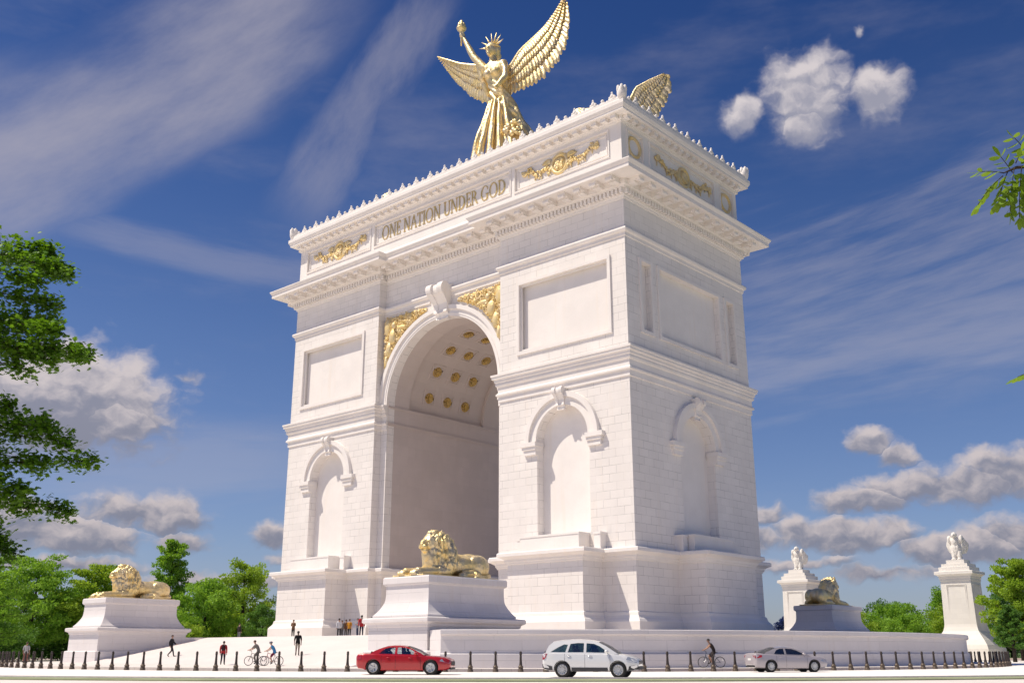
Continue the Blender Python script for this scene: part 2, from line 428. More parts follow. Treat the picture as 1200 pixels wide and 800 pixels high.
for wh, plane, cs, r, zs in (('f',T,(PC,-PC),3.08,20.0),('b',T,(PC,-PC),3.08,20.0),('r',W,(0,),3.0,19.6),('l',W,(0,),3.0,19.6)):
    for c in cs:
        mb = MB(); arcband(mb, wh, plane, c, r, r+.75, zs, .2, 28); arcband(mb, wh, plane, c, r+.75, r+1.25, zs, .42, 28)
        mb.build('niche_archivolt', PLN, arch_, auto=30)
        for s in (1,-1):
            mb = MB()
            for k,(z0,z1,a,b) in enumerate(((zs-1.2,zs-.72,r-.02,r+1.45),(zs-.72,zs-.42,r-.08,r+1.6),(zs-.42,zs-.003,r-.15,r+1.8))):
                u = sorted((c+s*a, c+s*b)); wallbox(mb, wh, plane, u[0], u[1], -.8, .26+.11*k, z0, z1)
            mb.build('niche_impost', PLN, arch_)
        console(wh, plane, c, zs+2.6, zs+4.75, .85, 1.25, .5, .85, 'niche_keystone', arch_)
        # low sill block in front of the niche, with two small end blocks
        mb = MB(); wallbox(mb, wh, plane, c-3.9, c+2.9, -.05, 1.55, 9.603, 10.95); wallbox(mb, wh, plane, c-3.95, c+2.95, -.05, 1.6, 10.952, 11.12)
        for s in (-1,1):
            u = sorted((c+s*4.05, c+s*4.75)) if s == 1 else (c-4.75, c-4.05)
            wallbox(mb, wh, plane, u[0], u[1], -.05, .9, 9.603, 10.85); wallbox(mb, wh, plane, u[0]-.05, u[1]+.05, -.05, .95, 10.852, 11.05)
        mb.build('niche_sill', PLN, arch_)

# ---- plinths with projecting blocks, base and cap mouldings
BL, PJ = 4.25, 2.8
right = [(XO,-RB),(XP,-RB),(XP,-T),(PC-BL,-T),(PC-BL,-T-PJ),(PC+BL,-T-PJ),(PC+BL,-T),(W,-T),(W,-4.3),(W+PJ,-4.3),(W+PJ,4.3),(W,4.3),
         (W,T),(PC+BL,T),(PC+BL,T+PJ),(PC-BL,T+PJ),(PC-BL,T),(XP,T),(XP,RB),(XO,RB)]
left = [(-x,y) for x,y in reversed(right)]
bodyR = [(XO,-RB),(XP,-RB),(XP,-T),(W,-T),(W,T),(XP,T),(XP,RB),(XO,RB)]
bodyL = [(-x,y) for x,y in reversed(bodyR)]
def inset(path, d):
    mb = MB(); mb.sweep(path, [(d,0),(d,1)]); return [(v[0],v[1]) for v in mb.v[::2]]
for pth, bod in ((right,bodyR),(left,bodyL)):
    MB().prism(inset(pth,.004), ZP, 9.598).build('plinth', ASH, arch_)
    mb = MB(); mb.sweep(pth, [(0,ZP),(.55,ZP),(.55,3.55),(.5,3.62),(.44,3.72),(.3,3.86),(.18,4.05),(.14,4.3),(.06,4.36),(0,4.4)]); mb.build('base_moulding', PLN, arch_)
    mb = MB(); mb.sweep(pth, [(0,8.55),(.1,8.58),(.14,8.72),(.22,8.8),(.24,8.98),(.42,9.1),(.62,9.2),(.72,9.24),(.72,9.5),(.66,9.58),(0,9.63)]); mb.build('plinth_cornice', PLN, arch_)
    mb = MB(); mb.sweep(bod, [(0,24.55),(.12,24.57),(.12,25.1),(.3,25.18),(.3,25.34),(.14,25.5),(.14,26.05),(.3,26.15),(.34,26.3),(.3,26.45),(.42,26.55),(.42,26.75),(.6,26.85),(.6,27.05),(.68,27.1),(.68,27.28),(0,27.32)], closed=False); mb.build('impost_cornice', PLN, arch_)
    sg = 1 if pth is right else -1; mb = MB()
    for (z0,z1,d) in ((25.05,25.2,.07),(25.203,25.4,.13),(27.05,27.29,.10)):
        xs = sorted((sg*XO, sg*(XO-d))); mb.box(xs[0]-(.02 if sg<0 else 0), xs[1]+(.02 if sg>0 else 0), -RB+.05, RB-.05, z0, z1)
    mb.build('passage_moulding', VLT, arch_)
# perimeter of the whole body, following the recessed bays
per = [(XP,-RB),(XP,-T),(W,-T),(W,T),(XP,T),(XP,RB),(-XP,RB),(-XP,T),(-W,T),(-W,-T),(-XP,-T),(-XP,-RB)]
mb = MB(); mb.sweep(per, [(0,37.95),(.1,38.0),(.12,38.3),(.3,38.42),(.36,38.6),(.3,38.78),(.22,38.84),(0,38.9)]); mb.build('string_course', PLN, arch_)
mb = MB(); mb.sweep(per, [(0,41.75),(.1,41.78),(.14,41.95),(.26,42.02),(.28,42.62),(.5,42.64),(.55,42.8),(.7,42.86),(.72,43.42),(2.36,43.44),(2.36,43.85),(2.42,43.9),(2.57,44.16),(2.57,44.26),(0,44.5)])
mb.build('main_cornice', PLN, arch_)
mb = MB(); mb.prism(inset(per,-.05), 42.85, 44.2); mb.build('cornice_core', PLN, arch_)
# dentils and modillions follow every run of the perimeter
def runs(path, off):
    q = inset(path, off); n = len(q)
    for i in range(n):
        a, b = Vector(q[i]), Vector(q[(i+1) % n]); L = (b-a).length; d = (b-a)/L; yield a, d, Vector((d.y,-d.x)), L
den = MB(); mod = MB(); mod1 = MB(); ad1 = MB(); spots = []
for a, d, nn, L in runs(per, .28):
    k = max(1, int(round(L/.46)))
    for i in range(k):
        c = a + d*(L*(i+.5)/k); M = Matrix(((d.x,nn.x,0,c.x),(d.y,nn.y,0,c.y),(0,0,1,0),(0,0,0,1)))
        den.box(-.14,.14,-.02,.3,42.12,42.60,M)
for a, d, nn, L in runs(per, .72):
    k = int(round(L/1.95))
    if L < 2.5: k = 0
    for i in range(k):
        c = a + d*(L*(i+.5)/k); M = Matrix(((d.x,nn.x,0,c.x),(d.y,nn.y,0,c.y),(0,0,1,0),(0,0,0,1)))
        spots.append(M)
den.build('dentil_course', PLN, arch_); mod1.box(-.42,.42,-.02,1.25,43.12,43.435); mod1.box(-.38,.38,-.02,.7,42.9,43.118)
mod1.tube([(-.36,1.18,43.06),(.36,1.18,43.06)], .17, 8); mod1.box(-.48,.48,-.02,1.42,43.437,43.50)
def repeat(name, mb, mats, mat):
    me = mb.mesh(name); me.materials.append(mat)
    for M in mats:
        o = bpy.data.objects.new(name, me); COL.objects.link(o); o.parent = arch_; o.matrix_world = M
repeat('modillion', mod1, spots, PLN)

# ---- attic
att = [(-W,-T),(W,-T),(W,T),(-W,T)]
MB().prism([(-W+.18,-T+.2),(W-.18,-T+.2),(W-.18,T-.2),(-W+.18,T-.2)], 44.0, 50.9).build('attic_core', PLN, arch_)
ap = [(-23.5,-11.5),(-10.7,10.75),(11.45,23.45)]
for wh in 'fb':
    facing('attic_facing', rect(-W,W,44.3,50.6), [rect(a,b,46.6,49.25) for a,b in ap], .197, wh, mat=PLN, plane=T)
for wh in 'rl':
    facing('attic_facing', rect(-T+.2,T-.2,44.3,50.6), [rect(-6.0,6.0,46.5,49.3), rect(-9.75,-7.25,46.5,49.3), rect(7.4,9.9,46.5,49.3)], .177, wh, mat=PLN, plane=W)
for wh, plane, lst in (('f',T,ap),('b',T,ap),('r',W,[(-6,6),(-9.75,-7.25),(7.4,9.9)]),('l',W,[(-6,6),(-9.75,-7.25),(7.4,9.9)])):
    for a, b in lst:
        mb = MB(); frame2d(mb, wh, plane, a-.146, b+.146, 46.454 if wh in 'fb' else 46.354, 49.396 if wh in 'fb' else 49.446, .14, .1)
        frame2d(mb, wh, plane-.12, a+.24, b-.24, 46.84 if wh in 'fb' else 46.74, 49.01 if wh in 'fb' else 49.06, .12, .02)
        mb.build('attic_panel_frame', PLN, arch_)
mb = MB(); mb.sweep(att, [(0,44.48),(.45,44.48),(.45,44.95),(.3,45.05),(.2,45.3),(.06,45.4),(0,45.42)]); mb.build('attic_base', PLN, arch_)
mb = MB(); mb.sweep(att, [(0,49.75),(.08,49.78),(.12,49.95),(.2,50.0),(.2,50.38),(1.05,50.40),(1.05,50.6),(1.12,50.68),(1.24,50.92),(1.24,51.3),(1.1,51.36),(1.05,51.5),(1.05,51.75),(.5,51.8),(.5,51.0),(-2,51.0)]); mb.build('attic_cornice', PLN, arch_)
adn = MB(); spots2 = []
for a, d, nn, L in runs(att, .2):
    k = int(round(L/1.16))
    for i in range(k):
        c = a + d*(L*(i+.5)/k); M = Matrix(((d.x,nn.x,0,c.x),(d.y,nn.y,0,c.y),(0,0,1,0),(0,0,0,1)))
        if nn.y > .5: adn.box(-.3,.3,-.02,.55,49.98,50.39,M)
        else: spots2.append(M)
ad1.box(-.3,.3,-.02,.55,49.98,50.39); repeat('attic_dentil', ad1, spots2, PLN)
o = adn.build('attic_dentil', PLN, arch_); o['kind'] = 'stuff'
# cresting: palmettes and balls along the parapet
cre = MB()
for a, d, nn, L in runs(att, .82):
    k = int(round(L/1.16))
    for i in range(k+1):
        c = a + d*(L*i/k); M = Matrix(((d.x,nn.x,0,c.x),(d.y,nn.y,0,c.y),(0,0,1,0),(0,0,0,1)))
        if i in (0,):
            for (w,zz) in ((.42,.9),): cre.ell((0,0,52.14),(.5,.5,.8),10,8,M)
            for q in range(5): cre.ell((.34*math.cos(q*1.26),.34*math.sin(q*1.26),52.54),(.2,.2,.45),7,6,M)
        elif i == k: pass
        elif i % 2 == 0:
            cre.box(-.34,.34,-.16,.16,51.74,51.96,M); cre.ell((0,0,52.24),(.23,.15,.27),8,6,M); cre.ell((0,0,52.54),(.12,.12,.2),6,5,M)
            cre.ell((-.26,0,52.09),(.17,.13,.2),6,5,M); cre.ell((.26,0,52.09),(.17,.13,.2),6,5,M)
        else:
            cre.box(-.2,.2,-.12,.12,51.74,51.92,M); cre.ell((0,0,52.10),(.19,.17,.21),8,6,M)
    # scalloped rail between
    for i in range(k*3):
        c = a + d*(L*(i+.5)/(k*3)); M = Matrix(((d.x,nn.x,0,c.x),(d.y,nn.y,0,c.y),(0,0,1,0),(0,0,0,1)))
        cre.ell((0,0,51.80),(.21,.15,.17),6,5,M)
cre.build('cresting', PLN, arch_, smooth=True)
MB().box(-W+1,W-1,-T+1,T-1,50.8,51.1).build('roof_deck', PLN, arch_)

# ---- gold letters: hand-drawn roman capitals (unit cap height 1)
def el(cx, cy, rx, ry, a0=0, a1=360, n=28): return [(cx+rx*math.cos(R(a0+(a1-a0)*i/n)), cy+ry*math.sin(R(a0+(a1-a0)*i/n))) for i in range(n+1)]
TK, TN, SF = .11, .04, .04
def serif(c, v, w=.17): return [(c-w,v),(c+w,v),(c+w,v+SF),(c-w,v+SF)]
def bowl(x0, cy, rx, ry, t, tn):   # half ring opening left
    return el(x0, cy, rx, ry, -90, 90, 18) + el(x0, cy, rx-t, ry-tn, 90, -90, 18)
GL = {
 'I': (.36, [(rect(.125,.235,0,1),[]), (serif(.18,0),[]), (serif(.18,1-SF),[])]),
 'N': (.92, [(rect(.14,.2,0,1),[]), (rect(.72,.78,0,1),[]), ([(.13,1),(.26,1),(.78,.0),(.68,0)],[]), (serif(.17,0,.13),[]), (serif(.75,1-SF,.13),[]), (serif(.10,1-SF,.09),[])]),
 'E': (.62, [(rect(.115,.235,0,1),[]), (rect(.04,.55,0,TN),[]), (rect(.04,.52,1-TN,1),[]), (rect(.25,.43,.49,.49+TN),[]), ([(.52,0),(.58,0),(.6,.2),(.56,.2)],[]), ([(.5,1),(.55,1),(.55,.82),(.51,.82)],[]), (rect(.42,.46,.42,.62),[])]),
 'A': (.84, [([(.08,0),(.14,0),(.43,.93),(.40,1.)],[]), ([(.40,1.0),(.46,1.02),(.79,0),(.66,0)],[]), (rect(.22,.58,.34,.34+TN),[]), (serif(.11,0,.11),[]), (serif(.72,0,.14),[])]),
 'T': (.72, [(rect(.30,.42,0,1),[]), (rect(.03,.69,1-TN,1),[]), (serif(.36,0),[]), ([(.03,1),(.07,1),(.1,.8),(.05,.8)],[]), ([(.65,1),(.69,1),(.67,.8),(.62,.8)],[])]),
 'O': (.98, [(el(.48,.5,.46,.53)[:-1], [el(.48,.5,.33,.485)[:-1]])]),
 'U': (.84, [(rect(.115,.235,.3,1),[]), (rect(.66,.72,.3,1),[]), (serif(.175,1-SF,.15),[]), (serif(.69,1-SF,.13),[]),
            (el(.41,.32,.31,.35,180,360,20) + el(.455,.32,.205,.28,360,180,20), [])]),
 'D': (.88, [(rect(.115,.235,0,1),[]), (bowl(.3,.5,.53,.5,.16,.055),[]), (rect(.04,.32,0,.055),[]), (rect(.04,.32,.945,1),[])]),
 'R': (.80, [(rect(.115,.235,0,1),[]), (bowl(.3,.74,.30,.26,.14,.05),[]), (rect(.04,.32,.95,1),[]), (rect(.2,.32,.48,.53),[]), ([(.34,.5),(.48,.5),(.84,0),(.66,0)],[]), (serif(.175,0,.15),[])]),
 'G': (.94, [(el(.48,.5,.46,.53,50,318,30) + el(.48,.5,.33,.485,318,50,30), []), (rect(.66,.80,.06,.44),[]), (rect(.58,.88,.40,.45),[]), ([(.76,.92),(.80,.92),(.8,.7),(.76,.7)],[])]),
 ' ': (.34, [])}
TXT = 'ONE NATION UNDER GOD'
cap = 1.62; adv = sum(GL[c][0] for c in TXT); sx = 19.6/(adv)        # fit the measured length
u = -9.62
for ch in TXT:
    w, parts = GL[ch]
    if parts:
        mb = MB()
        for k, (o, h) in enumerate(parts):
            vs, fs = plate(o, h, .07)
            mb.add([(u + p[0]*sx, -T+.195 - .07 - p[2] - .003*k - .0, 47.16 + p[1]*cap) for p in vs], fs)
        mb.build('letter', GLDT, arch_)
    u += w*sx

# ---- gold relief garlands and wreaths
def relief(width, height, seed, wings=True):
    rd = random.Random(seed); mb = MB(); h = height
    mb.torus(h*.43, h*.09, 26, 8, Matrix.Rotation(PI/2,4,'X'))
    for k in range(40):
        a = 2*PI*k/40; M = Matrix.Translation((h*.43*math.cos(a), -.08, h*.43*math.sin(a))) @ Matrix.Rotation(-a+rd.uniform(-.5,.5),4,'Y')
        mb.ell((0,0,0),(h*.06,.10,h*.12),6,5,M)
    mb.ell((0,-.05,0),(h*.33,.16,h*.33),16,10)
    for k in range(16):
        a = rd.uniform(0,2*PI); q = rd.uniform(.05,.26)*h; mb.ell((q*math.cos(a),-.2,q*math.sin(a)),(h*.08,.09,h*.1),7,5)
    for s in (-1,1):
        if wings:
            for k in range(8):
                a = R(18 + 6*k); L = h*(.62 - .045*k)
                M = Matrix.Translation((s*h*(.36+.10), -.14, h*(.16+.015*k))) @ Matrix.Rotation(-s*a*.45,4,'Y')
                mb.ell((s*L*.4,0,0),(L*.5,.06,h*.055),7,5,M)
        half = width/2
        n = int((half-h*.5)/.16)
        for i in range(n):
            t = i/max(1,n-1); x = h*.5 + (half-h*.5)*t
            z = -h*.22 + h*.12*math.sin(t*PI*3.3) + h*.40*t
            th = h*(.13 + .05*math.sin(t*19))
            for q in range(3):
                mb.ell((s*x+rd.uniform(-.1,.1), -.10+rd.uniform(-.07,.05), z+rd.uniform(-1,1)*th), (rd.uniform(.09,.18),rd.uniform(.08,.14),rd.uniform(.08,.17)), 7, 5)
            if i % 5 == 2:
                for q in range(3):
                    M = Matrix.Translation((s*x,-.06,z - h*.10*q)) ; mb.ell((0,0,-h*.05),(.07,.05,h*.1),6,5,M)
        for k in range(10): mb.ell((s*(half-.12)+rd.uniform(-.25,.2),-.12,h*.18+rd.uniform(-.28,.25)),(.14,.12,.16),7,5)
    return mb.mesh('relief')
def place_relief(name, me, M, mat):
    me = me.copy(); me.transform(M); return link(name, me, mat, arch_, True)
rel = relief(9.6, 2.3, 3); rel_s = relief(10.2, 2.2, 7, False)
for s in (1,-1):
    for c in (17.3,-17.4):
        M = Matrix.Rotation(0 if s == 1 else PI,4,'Z') @ Matrix.Translation((c, -T+.17, 47.95)); place_relief('garland_relief', rel, M, GLDF)
    M = Matrix.Rotation(PI/2*s,4,'Z') @ Matrix.Translation((.3, -W+.16, 47.9)); place_relief('garland_relief', rel_s, M, GLDF)
    for yc in (-8.5, 8.65):
        mb = MB()
        for dr in (-.12,.12): mb.torus(.98+dr*.6,.11,30,6,Matrix.Rotation(PI/2,4,'X'))
        for k in range(30):
            a = 2*PI*k/30; mb.ell((.98*math.cos(a),-.08,.98*math.sin(a)),(.11,.08,.11),6,5)
        me = mb.mesh('w'); M = Matrix.Rotation(PI/2*s,4,'Z') @ Matrix.Translation((yc*s, -W+.13, 47.9)); place_relief('wreath', me, M, GLDF)
# spandrels: gilded foliage and figures between archivolt and pier
def spandrel(seed):
    rd = random.Random(seed); mb = MB()
    pts = []
    zz = lambda x: 27.3 + math.sqrt(max(0, 9.85**2 - x*x))
    n = 18; xs = [2.4 + (9.12-2.4)*i/n for i in range(n+1)]
    vs = [(x,-RB-.06,zz(x)+.12) for x in xs] + [(x,-RB-.06,37.45) for x in xs]
    keep = [i for i in range(n) if zz(xs[i]) < 37.3]
    mb.add(vs, [(i,i+1,n+2+i,n+1+i) for i in keep])
    cnt = 0
    while cnt < 900:
        x = rd.uniform(2.6,9.0); z = rd.uniform(29.9,37.3)
        if z < zz(x)+.22: continue
        cnt += 1
        L = rd.uniform(.10,.36); a = rd.gauss(math.atan2(z-32, x-5), .9); d = rd.uniform(.05,.38)
        M = Matrix.Translation((x,-RB-.08-d*.5,z)) @ Matrix.Rotation(-a,4,'Y'); mb.ell((0,0,0),(L,d*.5+.04,L*rd.uniform(.25,.45)),7,5,M)
    # a reclining winged figure
    for (c,r) in (((7.6,-RB-.35,35.0),(.55,.35,.9)),((7.25,-RB-.5,36.25),(.32,.3,.4)),((8.2,-RB-.3,33.6),(.45,.32,.9)),((8.6,-RB-.28,32.2),(.28,.25,.8)),((6.4,-RB-.3,35.9),(.8,.2,.28)),((8.6,-RB-.3,36.3),(.5,.2,1.0))): mb.ell(c,r,12,8)
    return mb.mesh('sp')
sp = spandrel(5)
for s in (1,-1):
    for rot in (0,1):
        M = Matrix.Rotation(PI*rot,4,'Z') @ Matrix.Diagonal((s,1,1,1))
        me = sp.copy(); me.transform(M)
        if s < 0: me.flip_normals()
        link('spandrel_relief', me, GLDF, arch_, True)
# ------------------------------------------------------------------ winged statue on the roof
MB().lathe([(4.2,51.0),(4.2,52.0),(3.4,52.6),(3.1,55.0),(2.6,56.4),(2.5,57.0),(2.7,57.1),(2.7,57.3)], 28, Matrix.Translation((1.5,-.6,0))).build('statue_pedestal', PLN, arch_, auto=30)
stat = thing('winged_statue', 'colossal gilded winged woman with raised torch and rayed crown on top of the arch', 'statue', (0.55,-1.8,59.1), R(0))
def dress():
    mb = MB()
    # z, cx, cy, rx, ry, pleat amplitude
    rings = [(-2.0,1.75,1.9,4.1,3.4,.46),(-1.0,1.66,1.7,3.8,3.15,.44),(0,1.55,1.5,3.5,2.9,.42),(.5,1.45,1.35,3.25,2.65,.40),(1.5,1.3,1.1,2.75,2.2,.34),(2.8,1.1,.85,2.25,1.8,.28),(4.0,.95,.6,1.9,1.5,.2),(5.1,.85,.4,1.72,1.3,.13),(5.9,.8,.25,1.5,1.1,.08),(6.6,.72,.1,1.18,.9,.05),(7.3,.6,-.1,1.1,.85,.05),(8.2,.45,-.3,1.28,.95,.06),(9.2,.28,-.5,1.5,1.0,.06),(10.0,.15,-.62,1.52,.95,.05),(10.7,.05,-.7,1.5,.8,.03),(11.15,0,-.74,1.1,.6,.0),(11.4,0,-.76,.6,.5,0)]
    n = 96; vs = []
    for k,(z,cx,cy,rx,ry,am) in enumerate(rings):
        for i in range(n):
            a = 2*PI*i/n
            p = 1 + am/rx*(math.sin(13*a + .5*math.sin(3*a)+z*.12)*.6 + math.sin(29*a+z*.2)*.25 + .4*math.sin(5*a+1))
            vs.append((cx+rx*p*math.cos(a), cy+ry*p*math.sin(a), z))
    fs = [(k*n+i, k*n+(i+1)%n, (k+1)*n+(i+1)%n, (k+1)*n+i) for k in range(len(rings)-1) for i in range(n)]
    fs += [tuple(range(n-1,-1,-1)), tuple((len(rings)-1)*n+i for i in range(n))]
    mb.add(vs, fs); return mb
mb = dress()
# bust, shoulders, neck, head
mb.ell((-.55,-1.35,9.55),(.6,.5,.58)); mb.ell((.75,-1.35,9.5),(.6,.5,.58))
mb.ell((-1.35,-.75,10.75),(.6,.55,.55)); mb.ell((1.4,-.7,10.65),(.6,.55,.55))
mb.tube([(0,-.75,11.1),(-.05,-.85,12.0)], [.52,.46], 14)
mb.ell((-.1,-1.0,12.95),(.72,.86,1.02),18,12); mb.ell((-.12,-1.35,12.6),(.48,.5,.62),14,10)
mb.tube([(-.12,-1.84,13.15),(-.13,-1.98,12.75),(-.13,-1.8,12.68)], [.08,.15,.1], 8)            # nose
mb.ell((-.13,-1.78,12.32),(.2,.12,.07),10,6); mb.ell((-.13,-1.66,12.1),(.22,.18,.14),10,6)      # lips, chin
for s in (-1,1): mb.ell((-.12+s*.27,-1.66,13.12),(.17,.14,.08),8,6); mb.ell((-.12+s*.3,-1.7,13.3),(.22,.14,.06),8,6)
mb.ell((-.05,-.6,13.1),(.88,.75,.85),14,10); mb.ell((0,.05,12.6),(.5,.5,.5))                     # hair and bun
# raised right arm
mb.tube([(-1.3,-.8,10.8),(-2.0,-1.0,11.8),(-2.8,-1.15,12.9),(-3.3,-1.2,13.9),(-4.1,-1.3,15.6),(-4.35,-1.35,16.2)], [.58,.5,.46,.44,.3,.26], 14)
mb.ell((-4.45,-1.4,16.55),(.3,.34,.42))
for k in range(4): mb.tube([(-4.3,-1.62+.02*k,16.35+.17*k),(-4.58,-1.78,16.36+.17*k),(-4.8,-1.58,16.36+.17*k),(-4.75,-1.36,16.36+.17*k)], .085, 6)
mb.tube([(-4.22,-1.3,16.4),(-4.2,-1.55,16.75),(-4.35,-1.75,16.95)], .09, 6)
mb.ell((-1.9,-.6,10.3),(.5,.5,1.0)); mb.tube([(-2.3,-1.0,12.0),(-2.1,-.4,10.6),(-1.7,0,9.0),(-1.4,.2,7.6)], [.3,.5,.5,.3], 10)   # sleeve drapery
# lowered left arm holding the dress
mb.tube([(1.45,-.75,10.6),(1.95,-.95,9.4),(2.1,-1.25,8.3),(1.75,-1.9,7.3),(1.5,-2.1,6.95)], [.56,.48,.42,.3,.24], 14); mb.ell((1.4,-2.2,6.75),(.27,.3,.34))
# crossing folds of the mantle
for (z0,z1,ph,rr) in ((9.9,6.2,0,.26),(9.2,5.4,.25,.24),(8.4,4.6,.5,.24),(7.4,3.2,.7,.22)):
    pts = []
    for i in range(14):
        t = i/13; a = R(-160+150*t+ph*20); z = z0+(z1-z0)*t
        cx = .3+.7*(1-z/11); cy = -.4 + 1.2*(1-z/10); rx = 1.35 + max(0,(6-z))*.3; ry = .95 + max(0,(6-z))*.25
        pts.append((cx+rx*math.cos(a), cy+ry*math.sin(a), z))
    mb.tube(pts, rr, 8)
for (x0,y0,x1,y1) in ((-.4,-.95,-1.6,-1.9),(.5,-1.1,.4,-1.8),(1.5,-.8,2.8,-1.2),(2.2,0,4.2,1.0),(0,-1.,-.7,-2.0),(1.0,-1.,1.6,-1.7)):
    mb.tube([(x0,y0,6.0),((x0*.6+x1*.4),(y0*.6+y1*.4),3.6),(x1,y1,.3),(x1*1.12,y1*1.15,-1.9)], [.14,.3,.42,.46], 8)
me = solidify_blob(mb, .085, 3, .4)
me.transform(Matrix.Rotation(R(6),4,'Z'))
NV = [v.normal.copy() for v in me.vertices]
for v in me.vertices:
    n_ = noise.noise(Vector((v.co.x*1.6, v.co.y*1.6, v.co.z*.5))) ; v.co += NV[v.index] * n_ * (.10 if v.co.z < 10.8 else .02)
link('body', me, GLD, stat, True)
mb = MB()
for k in range(7):
    a = R(-78+26*k); c = Vector((-.1,-.85,13.35)); d = Vector((math.sin(a), -.18, math.cos(a))).normalized()
    mb.tube([c+d*.6, c+d*1.15, c+d*1.95], [.17,.12,.02], 7)
mb.torus(.86,.13,24,8,Matrix.Translation((-.1,-.85,13.35)) @ Matrix.Rotation(R(8),4,'X')); mb.build('crown', GLD, stat, True).rotation_euler.z = R(6)
mb = MB()
mb.lathe([(.09,-1.6),(.12,-.7),(.16,.0),(.2,.3),(.5,.62),(.62,.8),(.66,.95),(.6,1.0),(.5,1.05)], 16, Matrix.Translation((-4.6,-1.5,16.65)))
for k in range(7):
    a = 2*PI*k/7; mb.ell((-4.6+.33*math.cos(a),-1.5+.33*math.sin(a),17.9),(.24,.24,.42),8,6)
mb.ell((-4.6,-1.5,18.1),(.34,.34,.7),10,8); mb.build('torch', GLD, stat, True).rotation_euler.z = R(6)
mb = MB()
for k in range(34):
    rd = random.Random(k); mb.ell((3.4+rd.uniform(-.9,.9),-.9+rd.uniform(-.6,.4),.9+rd.uniform(-.8,.9)),(.34,.3,.32),8,6)
mb.build('flower_wreath', GLD, stat, True)
def wing(mb, lead, trail, thick=.3, nf=16, rows=3, depth=lambda t, q: 0., seed=1, s=1):
    """lead / trail: outline points root->tip in (x,z); feathers overlap in rows, each a curved blade"""
    rd = random.Random(seed)
    def at(poly, t):
        L = [0]
        for a, b in zip(poly, poly[1:]): L.append(L[-1] + math.dist(a,b))
        d = t*L[-1]
        for i in range(len(poly)-1):
            if d <= L[i+1] or i == len(poly)-2:
                q = (d-L[i])/(L[i+1]-L[i]); return (poly[i][0]+(poly[i+1][0]-poly[i][0])*q, poly[i][1]+(poly[i+1][1]-poly[i][1])*q)
    for row in range(rows):
        reach = (1.0, .66, .40, .22)[row]; m = nf + (0,5,9,10)[row]; off = (.0,-.14,-.25,-.33)[row]*thick/.3
        for k in range(m):
            t = (k+.5)/m; a = at(lead, max(0, t*.97)); b = at(trail, min(1, t*1.0 + .02))
            bx = a[0]+(b[0]-a[0])*reach*rd.uniform(.95,1.03); bz = a[1]+(b[1]-a[1])*reach*rd.uniform(.95,1.03)
            a2 = (a[0]+(b[0]-a[0])*max(0,reach-.75)*.6, a[1]+(b[1]-a[1])*max(0,reach-.75)*.6)
            L = math.hypot(bx-a2[0], bz-a2[1])
            if L < .05: continue
            sp = math.dist(at(trail,t), at(trail, min(1,t+1/m)))*(.75+.25*reach)
            w = max(.10*thick*3, min(sp*.74, L*.24)); d = Vector(((bx-a2[0])/L, (bz-a2[1])/L)); p = Vector((-d.y, d.x))
            ns = 7; vs = []; tilt = .05
            for i in range(ns+1):
                q = i/ns; ww = w*(.55+.45*min(1,q*3))*(1 if q < .82 else math.sqrt(max(.02,1-((q-.82)/.185)**2)))
                c = Vector(a2) + d*L*q + p*(.06*L*math.sin(q*PI)*(1 if s else 0))
                y = off + depth(t,q*reach)
                for e, dy in ((-1,tilt*w),(-.14,-.01*thick),(0,-.12*thick),(.14,-.02*thick),(1,-tilt*w*.3)):
                    vs.append((s*(c.x+p.x*ww*e), y+dy, c.y+p.y*ww*e))
                for e in (1,-1): vs.append((s*(c.x+p.x*ww*e), y+.12*thick+tilt*w*(1 if e<0 else -.3), c.y+p.y*ww*e))
            fs = []
            for i in range(ns):
                for j in range(7): fs.append((i*7+j, i*7+(j+1)%7, (i+1)*7+(j+1)%7, (i+1)*7+j))
            fs += [tuple(range(7)), tuple(ns*7+j for j in range(6,-1,-1))]
            mb.add(vs, fs)
    # leading edge bone
    pts = [at(lead, i/14) for i in range(15)]
    mb.tube([(s*x, -.12+depth(i/14,0), z) for i,(x,z) in enumerate(pts)], [thick*1.3*(1-.75*i/14) for i in range(15)], 8)
WG = {1: ([(.8,9.6),(2.3,10.4),(3.6,11.9),(5.8,12.8),(7.6,13.6),(9.1,14.7),(10.7,16.2)], [(.7,6.6),(2.8,6.6),(5.2,6.3),(7.6,6.9),(9.6,8.2),(10.8,10.3),(11.15,13.2),(10.95,15.9)]),
      -1: ([(.8,11.0),(1.9,12.0),(4.2,13.1),(7.0,14.6),(9.2,16.1),(11.0,17.3)], [(.8,6.2),(2.6,7.2),(4.6,8.7),(6.9,11.3),(9.2,14.3),(11.0,17.0)])}
for s in (1,-1):
    mb = MB(); wing(mb, WG[s][0], WG[s][1], .3, 26, 4, lambda t,q: .2+.1*t+.2*math.sin(t*PI), 4+s, s)
    mb.build('wing', GLD, stat, True)

